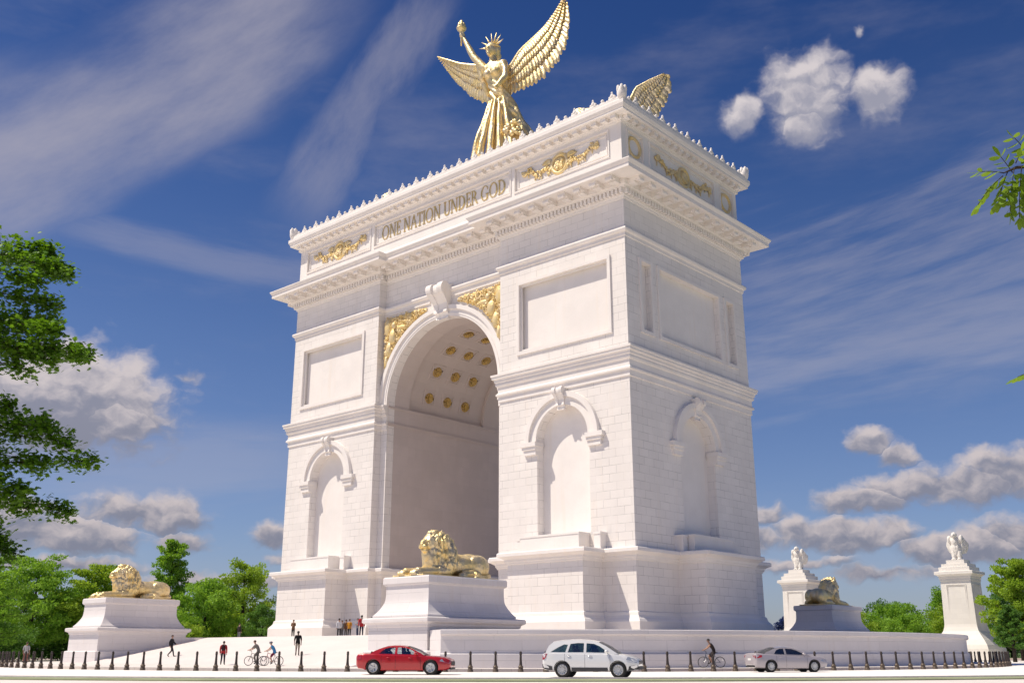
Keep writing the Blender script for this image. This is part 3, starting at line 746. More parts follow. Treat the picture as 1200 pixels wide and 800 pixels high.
# ------------------------------------------------------------------ gilded roof eagles
def eagle(label, x, dz, group='gilded eagles on the attic roof'):
    t = thing('gilded_eagle', label, 'statue', (x, 0., 51.1), R(24), group); K = lambda P, q: [(a, b*q) for a, b in P]
    mb = MB(); mb.ell((0,0,3.4),(1.3,1.5,2.4)); mb.ell((0,-.6,5.2),(.95,1.1,1.4)); mb.ell((0,-1.0,6.7),(.7,.85,.8)); mb.tube([(0,-1.5,6.75),(0,-2.1,6.6),(0,-2.25,6.2)],[.35,.24,.05],8)
    for s in (-1,1): mb.tube([(s*.6,0,2.2),(s*.7,-.2,1.1),(s*.7,-.3,.2)],[.7,.5,.3],10); mb.ell((s*.7,-.6,.2),(.5,.8,.2))
    mb.ell((0,1.6,1.4),(1.0,.6,1.6)); link('body', solidify_blob(mb,.16,4), GLD, t, True)
    for s in (1,-1):
        q = dz[0] if s == 1 else dz[1]; mb = MB(); wing(mb, K([(.6,5.6),(1.0,8.0),(1.8,9.6),(3.3,10.3),(5.0,10.9)], q), K([(1.0,2.2),(2.4,4.0),(3.9,5.6),(5.0,7.2),(5.7,8.8),(5.6,10.5)], q), .18, 16, 4, lambda t,q: .4+.5*t, 9+s, s); mb.build('wing', GLD, t, True)
    mb = MB(); mb.lathe([(1.9,0),(1.9,.25),(1.5,.4),(1.4,.6)],20); mb.build('base', GLD, t, True)
    return t
eagle('gilded roof eagle near the right attic end, one raised wing above the parapet', 17.4, (1.06,.82))
eagle('gilded roof eagle left of the winged statue showing only feather tips over the parapet', -15.2, (.93,.80))

# ------------------------------------------------------------------ lions and pedestals
def lion_mesh():
    mb = MB()
    mb.ell((0,1.0,.98),(.92,2.5,.80),20,14); mb.ell((0,2.2,1.05),(.86,1.3,.82),18,12)
    for s in (-1,1):
        mb.ell((s*.66,2.55,.92),(.5,1.1,.84),16,12); mb.ell((s*.95,1.55,.34),(.33,1.0,.33),12,8); mb.ell((s*.98,.75,.22),(.3,.5,.22),12,8)
        mb.ell((s*.72,-.55,.9),(.5,.75,.8),14,10)
        mb.tube([(s*.72,-.5,.5),(s*.66,-1.6,.38),(s*.62,-2.9,.30),(s*.62,-3.45,.27)],[.46,.38,.31,.3],12); mb.ell((s*.62,-3.4,.24),(.37,.46,.25),12,8)
        for k in range(3): mb.ell((s*.62+(k-1)*.22,-3.74,.17),(.11,.2,.15),8,6)
        mb.ell((s*.56,-1.15,2.98),(.2,.16,.24),10,8)                       # ears
        mb.ell((s*.27,-2.02,2.52),(.2,.18,.09),8,6)                        # brow
        mb.ell((s*.17,-2.36,2.06),(.2,.22,.19),10,8)                       # muzzle
    mb.ell((0,-.55,1.55),(1.08,1.2,1.5),22,16); mb.ell((0,-.95,2.25),(1.02,.95,.98),22,16)
    mb.ell((0,-1.35,1.15),(.82,.75,1.1),18,12); mb.ell((0,-1.3,1.7),(.8,.75,.8),18,12)
    mb.ell((0,-1.62,2.36),(.60,.62,.68),18,14); mb.tube([(0,-1.9,2.6),(0,-2.45,2.26)],[.26,.2],10); mb.ell((0,-2.5,2.22),(.17,.1,.12),10,8)
    mb.ell((0,-2.16,1.80),(.28,.28,.2),12,8); mb.ell((0,-1.4,3.0),(.45,.45,.28),12,8); mb.ell((0,-1.95,1.5),(.34,.3,.5),10,8)
    mb.tube([(.3,3.45,.7),(.8,3.6,.3),(1.15,3.0,.2),(1.3,2.1,.2),(1.35,1.5,.28)],[.2,.15,.13,.12,.22],8)
    mb.box(-1.55,1.55,-3.75,3.8,-.02,.1)
    me = solidify_blob(mb, .038, 6, .5)
    NV = [v.normal.copy() for v in me.vertices]
    for v in me.vertices:
        c = v.co
        mane = max(0, min(1, (1.0 - abs(c.y+.75)/1.45)*2.2)) * max(0,min(1,(c.z-.35)*2))
        face = max(0, 1 - (Vector((c.x*1.1, c.y+2.05, c.z-2.25)).length)/.75)
        mane *= 1 - min(1, face*2.2)
        a = math.atan2(c.x, c.y+3.0 if c.z < 2 else c.y+1.2)
        n1 = noise.noise(Vector((c.x*5.6, c.y*5.6, c.z*1.7))); n2 = noise.noise(Vector((c.x*2.2+3, c.y*2.2, c.z*1.4))); n3 = noise.noise(c*5.)
        n4 = noise.noise(Vector((c.x*12, c.y*12, c.z*3.4))); v.co += NV[v.index]*(mane*(.15*n1 + .06*n2 + .07*n4) + .018*n3 + (1-mane)*.02*n2)
        ex = math.hypot((abs(c.x)-.25)/.13, (c.z-2.40)/.075)
        if ex < 1 and c.y < -1.7: v.co.y += .11*(1-ex*ex)
        if abs(c.z-1.93) < .05 and abs(c.x) < .34 and c.y < -1.9: v.co.y += .10*(1-abs(c.z-1.93)/.05)
    return me
lion_me = lion_mesh(); lion_me.materials.append(GLD)
lion_me.polygons.foreach_set('use_smooth', [True]*len(lion_me.polygons))
def pedestal_parts(t):
    w, l = 2.3, 3.9
    def rc(d): return [(-w-d,-l-d),(w+d,-l-d),(w+d,l+d),(-w-d,l+d)]
    mb = MB(); mb.prism(rc(.62), 0, 3.02); mb.prism(rc(.85), -.1, 1.15)
    mb.sweep(rc(.62), [(0,2.7),(.06,2.74),(.1,2.9),(.28,3.0),(.34,3.04),(.34,3.26),(.28,3.32),(-.4,3.40)]); mb.sweep(rc(.85),[(0,1.15),(-.05,1.2),(-.23,1.24)])
    mb.build('lower_block', TER, t)
    mb = MB(); k = 12; prof = [(.46,3.385),(.46,3.5),(.40,3.55)]
    for i in range(k+1):
        q = i/k; prof.append((.37*(1-q)**3.2 - .17*min(1,q*2.2), 3.58 + 1.85*q))
    prof += [(-.17,5.47),(-.05,5.55),(.0,5.62),(.0,5.98),(-.06,6.08),(-.5,6.1)]
    mb.sweep(rc(0), prof); q = inset(rc(0), -.5); mb.prism(q, 3.0, 6.1); mb.build('flared_block', TER, t, auto=28)
def pedestal(x, y, label):
    t = thing('lion_pedestal', label, 'pedestal', (x,y,.0), 0, 'lion pedestals at the corners of the terrace'); pedestal_parts(t); return t
def lion(x, y, rz, label):
    o = link('gilded_lion', lion_me, None); o.location = (x,y,6.1); o.rotation_euler = (0,0,rz); tag(o, label, 'statue', 'gilded lions on pedestals'); return o
pedestal(22.4,-30.5,'grey stone pedestal in front of the right pier, behind the red car')
pedestal(-21.8,-30.5,'flared stone pedestal at the left edge of the ramp, dark trees behind it')
pedestal(22.5,30.3,'stone pedestal wholly in shade behind the arch, beside the white pylon')
lion(22.4,-30.5,0,'gilded lion in front of the dark arch opening, above the red car')
lion(-21.8,-30.5,0,'gilded lion at far left with green trees behind it')
lion(22.5,30.1,PI,'gilded lion at the back right with its head turned away, beside a white pylon')

# ------------------------------------------------------------------ bridge pylons with stone eagles
eg = MB()
eg.ell((0,.1,1.5),(.62,.6,1.15)); eg.ell((0,-.1,2.3),(.5,.5,.65)); eg.ell((0,-.25,3.0),(.36,.42,.4)); eg.tube([(0,-.55,3.02),(0,-.8,2.95),(0,-.86,2.75)],[.2,.14,.04],8)
for s in (-1,1):
    eg.tube([(s*.3,0,1.0),(s*.34,-.12,.5),(s*.34,-.15,.08)],[.36,.28,.2],10); eg.ell((s*.34,-.35,.1),(.25,.4,.12))
    for k in range(6):
        M = Matrix.Translation((s*(.72+.07*k), .1+.1*k, 1.75-.06*k)) @ Matrix.Rotation(s*R(10+2*k),4,'Y'); eg.ell((0,0,0),(.16,.2,1.12-.09*k),8,8,M)
    eg.ell((s*.68,.05,2.55),(.3,.36,.5))
eg.ell((0,.7,.6),(.4,.3,.65)); eg_me = solidify_blob(eg, .05, 4)
NV = [v.normal.copy() for v in eg_me.vertices]
for v in eg_me.vertices:
    v.co += NV[v.index]*.05*noise.noise(Vector((v.co.x*6,v.co.y*6,v.co.z*2)))
eg_me.materials.append(WHT); eg_me.polygons.foreach_set('use_smooth', [True]*len(eg_me.polygons))
def pylon(x, y, label, elabel, k=1., zb=0., flare=1.):
    t = thing('bridge_pylon', label, 'pylon', (x,y,zb), 0, 'white bridge pylons')
    w = 2.25
    def rc(d): return [(-w-d,-w-d),(w+d,-w-d),(w+d,w+d),(-w-d,w+d)]
    mb = MB(); f = flare
    prof = [(1.9*f,0),(1.9*f,1.6),(1.75*f,2.2),(1.3*f,2.9),(.75*f,3.6),(.35*f,4.2),(.18*f,4.8),(.12,5.2),(0,11.6),(.08,11.62),(.08,12.0),(.16,12.05),(.16,12.3),(.5,12.55),(.62,12.6),(.62,13.0),(.5,13.05),(.05,13.1),(.05,13.7),(-.3,13.75),(-.3,14.2),(-.9,14.25),(-.9,14.8),(-2.2,14.82)]
    mb.sweep(rc(0), prof); mb.build('shaft', WHT, t)
    for wh in ('f','r','l','b'):
        mb = MB(); frame2d(mb, wh, w+.03, -1.5, 1.5, 5.6, 11.1, .12, .07); frame2d(mb, wh, w+.03, -1.3, 1.3, 5.8, 10.9, .05, .05); mb.build('panel_frame', WHT, t)
    o = link('stone_eagle', eg_me, None); o.location = (x,y,zb+14.8*k); o.scale = (1.18,1.18,1.18); tag(o, elabel, 'statue', 'stone eagles on pylons')
    t.scale = (k,k,k)
pylon(23.5, 72.0, 'tall white stone pylon right of the terrace end, flared at its foot', 'white stone eagle on the pylon farthest right', .93, 0.)
pylon(-7.6, 84.6, 'white stone pylon standing just behind the back lion pedestal', 'white stone eagle on the pylon behind the gilded lion', .99, 0.)
# ------------------------------------------------------------------ terrace, ramp, ground, roads
RT = 45.0
def arcpts(r, a0, a1, n): return [(r*math.cos(R(a0+(a1-a0)*i/n)), r*math.sin(R(a0+(a1-a0)*i/n))) for i in range(n+1)]
ter = thing('stone_terrace', 'round grey stone terrace under the arch with a low parapet wall and a broad ramp', 'terrace', (0,0,0))
A0 = -52.6
arcs = arcpts(RT, A0, 210, 150)          # counter-clockwise from front right round the back to front left
poly = arcs + [(-24.72,-27.5),(-18.92,-27.5),(-18.92,-23.5),(18.92,-23.5),(18.92,-29.0),(25.45,-29.0),(25.45,-34.9)]
MB().prism(poly, 0, 2.49).build('terrace_wall', TER, ter)
poly2 = inset(poly, -.06)
FLR = stone('terrace_floor', base=(.64,.575,.53))
MB().prism(poly2, 2.0, 2.497).build('floor_paving', FLR, ter)
mb = MB(); mb.sweep(arcs, [(-.3,2.503),(.16,2.505),(.2,2.45),(.2,2.22),(.12,2.15),(-.1,2.12)], closed=False); mb.build('coping', TER, ter)
mb = MB(); mb.sweep(arcs, [(-.1,.1),(.2,.1),(.2,1.0),(.02,1.06),(-.1,1.06)], closed=False); mb.build('wall_base', TER, ter)
mb = MB(); vs = []
mb.add([(-18.9,-36.2,.16),(18.9,-36.2,.16),(18.9,-23.49,2.5),(-18.9,-23.49,2.5),(-18.9,-36.2,0),(18.9,-36.2,0),(18.9,-23.49,0),(-18.9,-23.49,0)],
       [(0,1,2,3),(4,7,6,5),(0,4,5,1),(1,5,6,2),(2,6,7,3),(3,7,4,0)]); mb.build('ramp', RMP, ter)

def ground_mat(name, c0, c1, s, rough=.85, bump=.1, joint=None):
    m, nt, b = newmat(name); geo = N(nt, 'ShaderNodeNewGeometry'); p = geo.outputs['Position']
    n1 = noise3(nt, p, s, 6., .6); n2 = noise3(nt, p, s*14, 3., .6)
    c = mixc(nt, ramp2(nt, n1, .3, .7), c0, c1); c = mixc(nt, ramp2(nt, n2, .4, .8, 0., .35), c, tuple(x*.75 for x in c0))
    if joint:
        br = N(nt, 'ShaderNodeTexBrick'); inp(nt, br.inputs['Vector'], p); br.inputs['Scale'].default_value = 1; br.inputs['Brick Width'].default_value = joint; br.inputs['Row Height'].default_value = joint
        br.inputs['Mortar Size'].default_value = .012; br.inputs['Color1'].default_value = br.inputs['Color2'].default_value = (1,1,1,1)
        c = mixc(nt, mth(nt, 'MULTIPLY', br.outputs['Fac'], .5), c, tuple(x*.5 for x in c0))
    inp(nt, b.inputs['Base Color'], c); b.inputs['Roughness'].default_value = rough; b.inputs['Specular IOR Level'].default_value = .2
    bp = N(nt, 'ShaderNodeBump'); bp.inputs['Strength'].default_value = bump; inp(nt, bp.inputs['Height'], n2); inp(nt, b.inputs['Normal'], bp.outputs[0]); return m
LAWN = ground_mat('pale_bounce_ground', (.66,.57,.48), (.74,.65,.56), .12, .9, .4)  # unseen ground made pale to bounce warm light onto the arch
PAVE = ground_mat('pale_paving', (.70,.64,.60), (.77,.72,.68), .2, .85, .1, 1.2)
ROAD = ground_mat('pale_concrete_road', (.82,.79,.75), (.88,.85,.82), .1, .85, .1, 6.)
KERB = plain('kerb_stone', (.55,.52,.50), .8, 0, .2, .1, 3.)
_nt = LAWN.node_tree; _b = _nt.nodes['Principled BSDF']; _old = _b.inputs['Base Color'].links[0].from_socket
_geo = N(_nt, 'ShaderNodeNewGeometry'); _ln = N(_nt, 'ShaderNodeVectorMath', operation='LENGTH'); inp(_nt, _ln.inputs[0], _geo.outputs['Position'])
_gn = noise3(_nt, _geo.outputs['Position'], .05, 5., .6)
_sx = N(_nt, 'ShaderNodeSeparateXYZ'); inp(_nt, _sx.inputs[0], _geo.outputs['Position'])
_fr = mth(_nt, 'ADD', mth(_nt, 'MULTIPLY', _sx.outputs[0], .35), mth(_nt, 'MULTIPLY', _sx.outputs[1], .9))
_fr = mth(_nt, 'ADD', mth(_nt, 'ADD', _fr, mth(_nt, 'MULTIPLY', _gn, 14.)), mth(_nt, 'MAXIMUM', mth(_nt, 'SUBTRACT', _ln.outputs['Value'], 240.), 0.))
_far = ramp2(_nt, _fr, -36., -33.)  # pale zone added only in front, so the front face gets more bounce
_mid = mixc(_nt, ramp2(_nt, _ln.outputs['Value'], 132., 136.), (.40,.325,.275), mixc(_nt, ramp2(_nt, _gn, .35, .65), (.05,.095,.022), (.09,.15,.035)))
inp(_nt, _b.inputs['Base Color'], mixc(_nt, _far, _old, _mid))
g = MB(); g.prism(arcpts(4000, 0, 357, 119), -1.02, -.02); structure(g.build('ground', LAWN))
def ring(name, r0, r1, z, mat, h=.0, n=180):
    mb = MB(); mb.sweep(arcpts(1e-6 if False else r0, 0, 360-360/n, n-1), [(0,z-.3 if h else z),(0,z),(r1-r0,z)] + ([(r1-r0,z-h)] if h else [])); return structure(mb.build(name, mat))
ring('walkway', 65.9, 82, .0, PAVE)
ring('ring_road', 48.0, 65.55, -.004, ROAD)
ring('road_kerb', 65.55, 65.9, .09, KERB, .1)
ring('grass_verge', 66.3, 69.0, .05, ground_mat('pale_verge', (.25,.28,.16), (.34,.37,.23), .4, .9, .5), .05)
# raised pavement inside the bollards
mb = MB(); mb.prism(arcpts(47.6, 0, 358, 179), -.1, .17); structure(mb.build('pavement', PAVE))

# bollards
def bollard():
    mb = MB(); mb.lathe([(.175,0),(.175,.10),(.15,.13),(.14,.24),(.155,.26),(.155,.30),(.11,.35),(.10,.40)], 12)
    base = mb
    mb = MB(); mb.lathe([(.098,.40),(.086,.46),(.074,.62),(.066,.86),(.064,.98),(.085,1.0),(.085,1.04),(.062,1.06),(.076,1.10),(.062,1.15),(.025,1.18)], 12)
    o = mb.build('bollard', IRON, None, True, auto=40); b = base.build('base', IRONB, o, True, auto=40)
    tag(o, 'dark brown iron bollard in the ring of bollards along the kerb', 'bollard', 'iron bollards round the terrace'); return o
b0 = bollard(); used = False
nb = 202
for i in range(nb):
    a = -180 + 360*i/nb
    if not (-137 < a < 42): continue
    p = (48.2*math.cos(R(a)), 48.2*math.sin(R(a)), 0)
    if not used: b0.location = p; used = True
    else: dup(b0, p, 0)

# ------------------------------------------------------------------ cars
CARP = lambda n, c: plain(n, c, .28, .15, .5, 0, 8., .8)
TYRE = plain('tyre_rubber', (.018,.018,.018), .8, 0, .3); RIM = plain('alloy_rim', (.55,.55,.56), .3, .9, .5)
BLK = plain('black_trim', (.02,.02,.022), .55, 0, .4); DGR = plain('grey_cladding', (.055,.055,.06), .65, 0, .3)
GLS = glassmat('car_glass', (.86,.90,.90), .05); GLSD = glassmat('dark_car_glass', (.22,.27,.28), .12)
REDL = plain('tail_light_red', (.32,.012,.015), .2, 0, .6, 0, 8, .8); HEADL = plain('headlight_clear', (.5,.52,.55), .12, .4, .8, 0, 8, 1.)
SEAT = plain('seat_fabric', (.02,.02,.022), .8); CHR = plain('chrome', (.75,.75,.76), .12, 1., .5); PLATE = plain('plate_white', (.7,.7,.68), .5)
def interp(tab, x):
    for a, b in zip(tab, tab[1:]):
        if a[0] <= x <= b[0]:
            t = (x-a[0])/(b[0]-a[0]); return [p+(q-p)*t for p, q in zip(a, b)]
    return list(tab[-1] if x > tab[-1][0] else tab[0])
def wheel(t, x, y, r, w=.22, spokes=5, mat=RIM):
    s = 1 if y > 0 else -1
    M = Matrix.Translation((x,y,r)) @ Matrix.Rotation(-s*PI/2,4,'X')
    mb = MB(); mb.lathe([(r*.66,-w/2),(r*.92,-w/2),(r,-w*.36),(r,w*.36),(r*.92,w/2),(r*.70,w/2),(r*.66,w*.3),(r*.66,-w/2)], 32, M, False)
    o = mb.build('wheel', TYRE, t, True, auto=35)
    mb = MB(); mb.lathe([(r*.67,-w*.4),(r*.67,w*.42),(r*.62,w*.44),(r*.60,w*.1),(r*.3,w*.02),(0,w*.02)], 32, M, False)
    for k in range(spokes):
        a = 2*PI*k/spokes; Q = M @ Matrix.Rotation(a,4,'Z')
        mb.add([(0.02,-r*.10,w*.05),(r*.63,-r*.07,w*.05),(r*.63,r*.07,w*.05),(.02,r*.10,w*.05),(0.02,-r*.08,w*.40),(r*.63,-r*.05,w*.42),(r*.63,r*.05,w*.42),(.02,r*.08,w*.40)],
               [(0,3,2,1),(4,5,6,7),(0,1,5,4),(1,2,6,5),(2,3,7,6),(3,0,4,7)], Q)
    mb.lathe([(0,w*.46),(r*.12,w*.44),(r*.14,w*.3)], 14, M, False)
    mb.build('rim', mat, o, auto=35)
    mb = MB(); mb.lathe([(0,-w*.05),(r*.6,-w*.05)], 24, M, False); mb.build('brake_disc', BLK, o)
def car(label, loc, rz, paint, stations, wb, r, half, belt, roofh, side, wins, wsh, rear, spec, cat='car'):
    t = thing('parked_car' if False else 'car', label, cat, (loc[0],loc[1],loc[2]), rz, 'cars on the ring road')
    xf, xr = wb
    # lower body, lofted
    x0, x1 = stations[0][0], stations[-1][0]; n = 72; vs = []; k = 0
    for i in range(n+1):
        x = x0 + (x1-x0)*(.5-.5*math.cos(PI*i/n)) ; zb, zs, zt, hw = interp(stations, x)[1:]
        h = zs-zb
        sec = [(0,zb),(hw*.78,zb),(hw*.93,zb+.05),(hw*.985,zb+h*.22),(hw,zb+h*.52),(hw*.992,zb+h*.78),(hw*.965,zs-.04),(hw*.90,zs+(zt-zs)*.35),(hw*.6,zt-.012),(0,zt)]
        full = [(-y,z) for y,z in reversed(sec[1:-1])]
        ringp = sec + full; k = len(ringp)
        vs += [(x,y,z) for y,z in ringp]
    fs = [(i*k+j, i*k+(j+1)%k, (i+1)*k+(j+1)%k, (i+1)*k+j) for i in range(n) for j in range(k)]
    fs += [tuple(range(k-1,-1,-1)), tuple(n*k+j for j in range(k))]
    body = MB().add(vs, fs).build('body', paint, t)
    cut = MB()
    for x in (xf, xr):
        for s in (1,-1): cut.lathe([(r*1.14,-.22),(r*1.14,.22)], 32, Matrix.Translation((x,s*(half-.06),r*1.02)) @ Matrix.Rotation(PI/2,4,'X'))
    co = cut.build('cutter', None, t); md = body.modifiers.new('b','BOOLEAN'); md.operation='DIFFERENCE'; md.object = co; md.solver = 'EXACT'
    me = evalmesh(body, (co, t)); old = body.data; body.modifiers.clear(); body.data = me; bpy.data.objects.remove(co); me.materials.clear(); me.materials.append(paint)
    me.polygons.foreach_set('use_smooth',[True]*len(me.polygons)); me.set_sharp_from_angle(angle=R(32))
    for x in (xf, xr):
        for s in (1,-1): MB().lathe([(.001,-.15),(r*1.13,-.15)], 28, Matrix.Translation((x,s*(half-.14),r*1.02)) @ Matrix.Rotation(-s*PI/2,4,'X'), False).build('wheel_arch', BLK, t)
    for x in (xf, xr):
        for s in (1,-1): wheel(t, x, s*(half-.13), r, .22, spec['spokes'])
    # greenhouse side frames with real window openings
    yb, yt = half*.93, half*.68
    zb_, zt_ = belt, roofh
    Y = lambda z, d=0: yb + (yt-yb)*((z-zb_)/(zt_-zb_))**1.25 - d if z > zb_ else yb - d
    for s in (1,-1):
        vs, fs = plate(side, wins, .04)
        vv = [(u, s*(Y(v)+w), v) for u,v,w in vs]; MB().add(vv, fs).build('window_frame', spec.get('frame', paint), t, auto=30)
        for k_, wp in enumerate(wins):
            vs, fs = plate([(p[0],p[1]) for p in wp], [], .006); MB().add([(u, s*(Y(v)-.022+w), v) for u,v,w in vs], fs).build('side_window', spec.get('glass', GLS), t)
        # mirror and handles, door seams
        m_ = MB(); mx, mz = spec['mirror']; m_.ell((mx, s*(Y(mz)+.16), mz), (.10,.11,.075), 10, 8); m_.tube([(mx+.02,s*(Y(mz)-.02),mz-.05),(mx,s*(Y(mz)+.1),mz-.02)], .03, 6); m_.build('wing_mirror', spec.get('mirrormat', paint), t, True)
        for dx, dz in spec['handles']:
            hw = interp(stations, dx)[4]; MB().ell((dx, s*(hw*.985+.01), dz), (.11,.03,.022), 8, 6).build('door_handle', spec.get('handlemat', paint), t, True)
        for dx in spec['seams']:
            mb = MB(); pts = []
            for q in range(9):
                zb, zs, zt, hw = interp(stations, dx)[1:]; h = zs-zb; fz = .12 + .84*q/8; z = zb + h*fz
                sec = [(.0,.93),(.22,.985),(.52,1.0),(.78,.992),(1.0,.955)]; f = interp([(a,b) for a,b in sec], fz)[1]
                pts.append((dx, s*(hw*f+.001), z))
            mb.tube(pts, .006, 4); mb.build('door_seam', BLK, t)
    # roof skin between the two frames
    top = [p for p in side if p[1] > belt + (roofh-belt)*spec.get('rooffrac', .80)]; top.sort()
    mb = MB(); vs = []; m = len(top); q = 11
    for (x,z) in top:
        yy = Y(z)
        for j in range(q):
            u = -1+2*j/(q-1); vs.append((x, yy*u, z + .045*(1-u*u) + (.004)))
    fs = [(i*q+j, i*q+j+1, (i+1)*q+j+1, (i+1)*q+j) for i in range(m-1) for j in range(q-1)]
    mb.add(vs, fs); mb.add([(v[0],v[1],v[2]-.03) for v in vs], [tuple(reversed(f)) for f in fs]); mb.build('roof', paint, t, auto=40)
    def sheet(name, a, b, mat, ins=0.):
        vs = []; q = 9
        for (x,z) in (a, ((a[0]+b[0])/2 + spec.get('bulge',.03)*(1 if a[0]>0 else -1), (a[1]+b[1])/2+.03), b):
            for j in range(q):
                u = -1+2*j/(q-1); vs.append((x + (.06*(1-u*u))*(1 if a[0] > 0 else -1), (Y(z)-.03)*u, z+.03*(1-u*u)))
        fs = [(i*q+j, i*q+j+1, (i+1)*q+j+1, (i+1)*q+j) for i in range(2) for j in range(q-1)]
        MB().add(vs, fs).build(name, mat, t, True)
    sheet('windscreen', wsh[0], wsh[1], GLSD); sheet('rear_window', rear[0], rear[1], GLSD)
    # interior: dashboard, seats with headrests
    mb = MB(); mb.box(side[0][0]+.3 if False else xr+.35, xf-.75, -half*.84, half*.84, belt-.35, belt-.02); mb.build('interior_floor', BLK, t)
    for sx in spec['seats']:
        for s in (1,-1):
            mb = MB(); mb.ell((sx, s*.38, belt+.02), (.12,.25,.22), 12, 8); mb.ell((sx-.06, s*.38, belt+.30), (.07,.14,.10), 10, 8); mb.tube([(sx-.03,s*.38,belt+.1),(sx-.06,s*.38,belt+.3)], .03, 6); mb.build('seat', SEAT, t, True)
    for nm, mat, boxes in spec['extras']:
        for bxs in boxes:
            mb = MB()
            if bxs[0] == 'box': mb.box(*bxs[1:])
            elif bxs[0] == 'ell': mb.ell(*bxs[1:], 12, 8)
            elif bxs[0] == 'poly':      # side polygon wrapped on the body: list of (x,z), outward offset, sign
                pts, off = bxs[1], bxs[2]
                for s in (1,-1):
                    mb = MB(); vs = []
                    for d in (off, -.08):
                        for (x,z) in pts: 
                            st = interp(stations, x); h = st[2]-st[1]; fz = min(1, max(0,(z-st[1])/h)); f = interp([(0,.93),(.22,.985),(.52,1.0),(.78,.992),(1.0,.95)], fz)[1]
                            vs.append((x, s*(st[4]*f + d), z))
                    n_ = len(pts); mb.add(vs, [tuple(range(n_)), tuple(range(2*n_-1,n_-1,-1))] + [(i,(i+1)%n_,n_+(i+1)%n_,n_+i) for i in range(n_)])
                    mb.build(nm, mat, t, auto=40)
                continue
            mb.build(nm, mat, t, auto=40)
    return t
camyaw = R(41.8506); CR = Vector((math.cos(camyaw), math.sin(camyaw)))
def head(deg): return camyaw + R(deg)
# red sedan
st = [(-2.52,.48,.84,.88,.62),(-2.50,.40,.93,.98,.74),(-2.40,.30,1.00,1.06,.84),(-2.1,.25,1.03,1.09,.91),(-1.5,.21,1.03,1.07,.945),(-1.0,.20,1.0,1.0,.945),(.6,.20,.965,.965,.94),(1.05,.20,.945,.985,.935),(1.8,.21,.87,.94,.92),(2.25,.23,.80,.87,.87),(2.45,.28,.74,.78,.78),(2.52,.36,.66,.70,.66),(2.53,.45,.60,.62,.6)]
side = [(-1.85,1.0),(1.20,.93),(.95,1.08),(.55,1.27),(.2,1.39),(-.1,1.435),(-.5,1.45),(-.85,1.42),(-1.2,1.32),(-1.55,1.18)]
wins = [[(-1.28,1.05),(-.42,1.03),(-.42,1.37),(-.72,1.365),(-.98,1.30)],[(-.30,1.03),(.83,1.0),(.72,1.10),(.42,1.26),(.12,1.35),(-.30,1.375)]]
car('shiny red sedan driving past the front pedestal', (33.4,-44.2,0), head(-7), CARP('red_paint',(.42,.008,.014)), st, (1.50,-1.55), .365, .945, .96, 1.45, side, wins,
    ((1.10,.98),(.25,1.39)), ((-1.75,1.06),(-.92,1.40)),
    dict(spokes=5, mirror=(.72,1.06), handles=[(-.75,.86),(.42,.84)], seams=[-1.12,-.36,.98], seats=[.05,-.95], rooffrac=.72,
     extras=[('headlight',HEADL,[('poly',[(1.98,.68),(2.2,.64),(2.46,.56),(2.50,.64),(2.3,.74),(2.06,.79)],.02)]),('tail_light',REDL,[('poly',[(-2.5,.76),(-2.36,.77),(-2.2,.80),(-2.22,.95),(-2.36,.96),(-2.5,.92)],.02)]),
             ('grille',BLK,[('box',2.44,2.545,-.5,.5,.47,.66)]),('bumper',BLK,[('box',2.36,2.535,-.66,.66,.26,.36)]),('number_plate',PLATE,[('box',-2.53,-2.50,-.2,.2,.62,.74)])]))
# white sport utility vehicle
st = [(-2.25,.58,.92,.95,.66),(-2.24,.42,1.02,1.04,.78),(-2.15,.34,1.08,1.10,.86),(-1.7,.30,1.10,1.10,.905),(-.8,.28,1.08,1.08,.91),(.7,.28,1.06,1.06,.91),(1.15,.28,1.04,1.09,.905),(1.7,.30,.96,1.02,.89),(2.05,.33,.88,.93,.83),(2.2,.38,.80,.84,.76),(2.27,.48,.70,.73,.66)]
side = [(-2.1,1.06),(1.38,1.03),(1.1,1.2),(.78,1.40),(.45,1.55),(.15,1.63),(-.3,1.665),(-.9,1.665),(-1.4,1.635),(-1.75,1.58),(-1.95,1.40)]
wins = [[(-1.85,1.13),(-1.13,1.12),(-1.02,1.46),(-1.2,1.48),(-1.5,1.34)],[(-1.02,1.12),(-.26,1.12),(-.26,1.53),(-.55,1.54),(-.90,1.50)],[(-.14,1.12),(.86,1.10),(.84,1.16),(.5,1.38),(.22,1.50),(-.14,1.53)]]
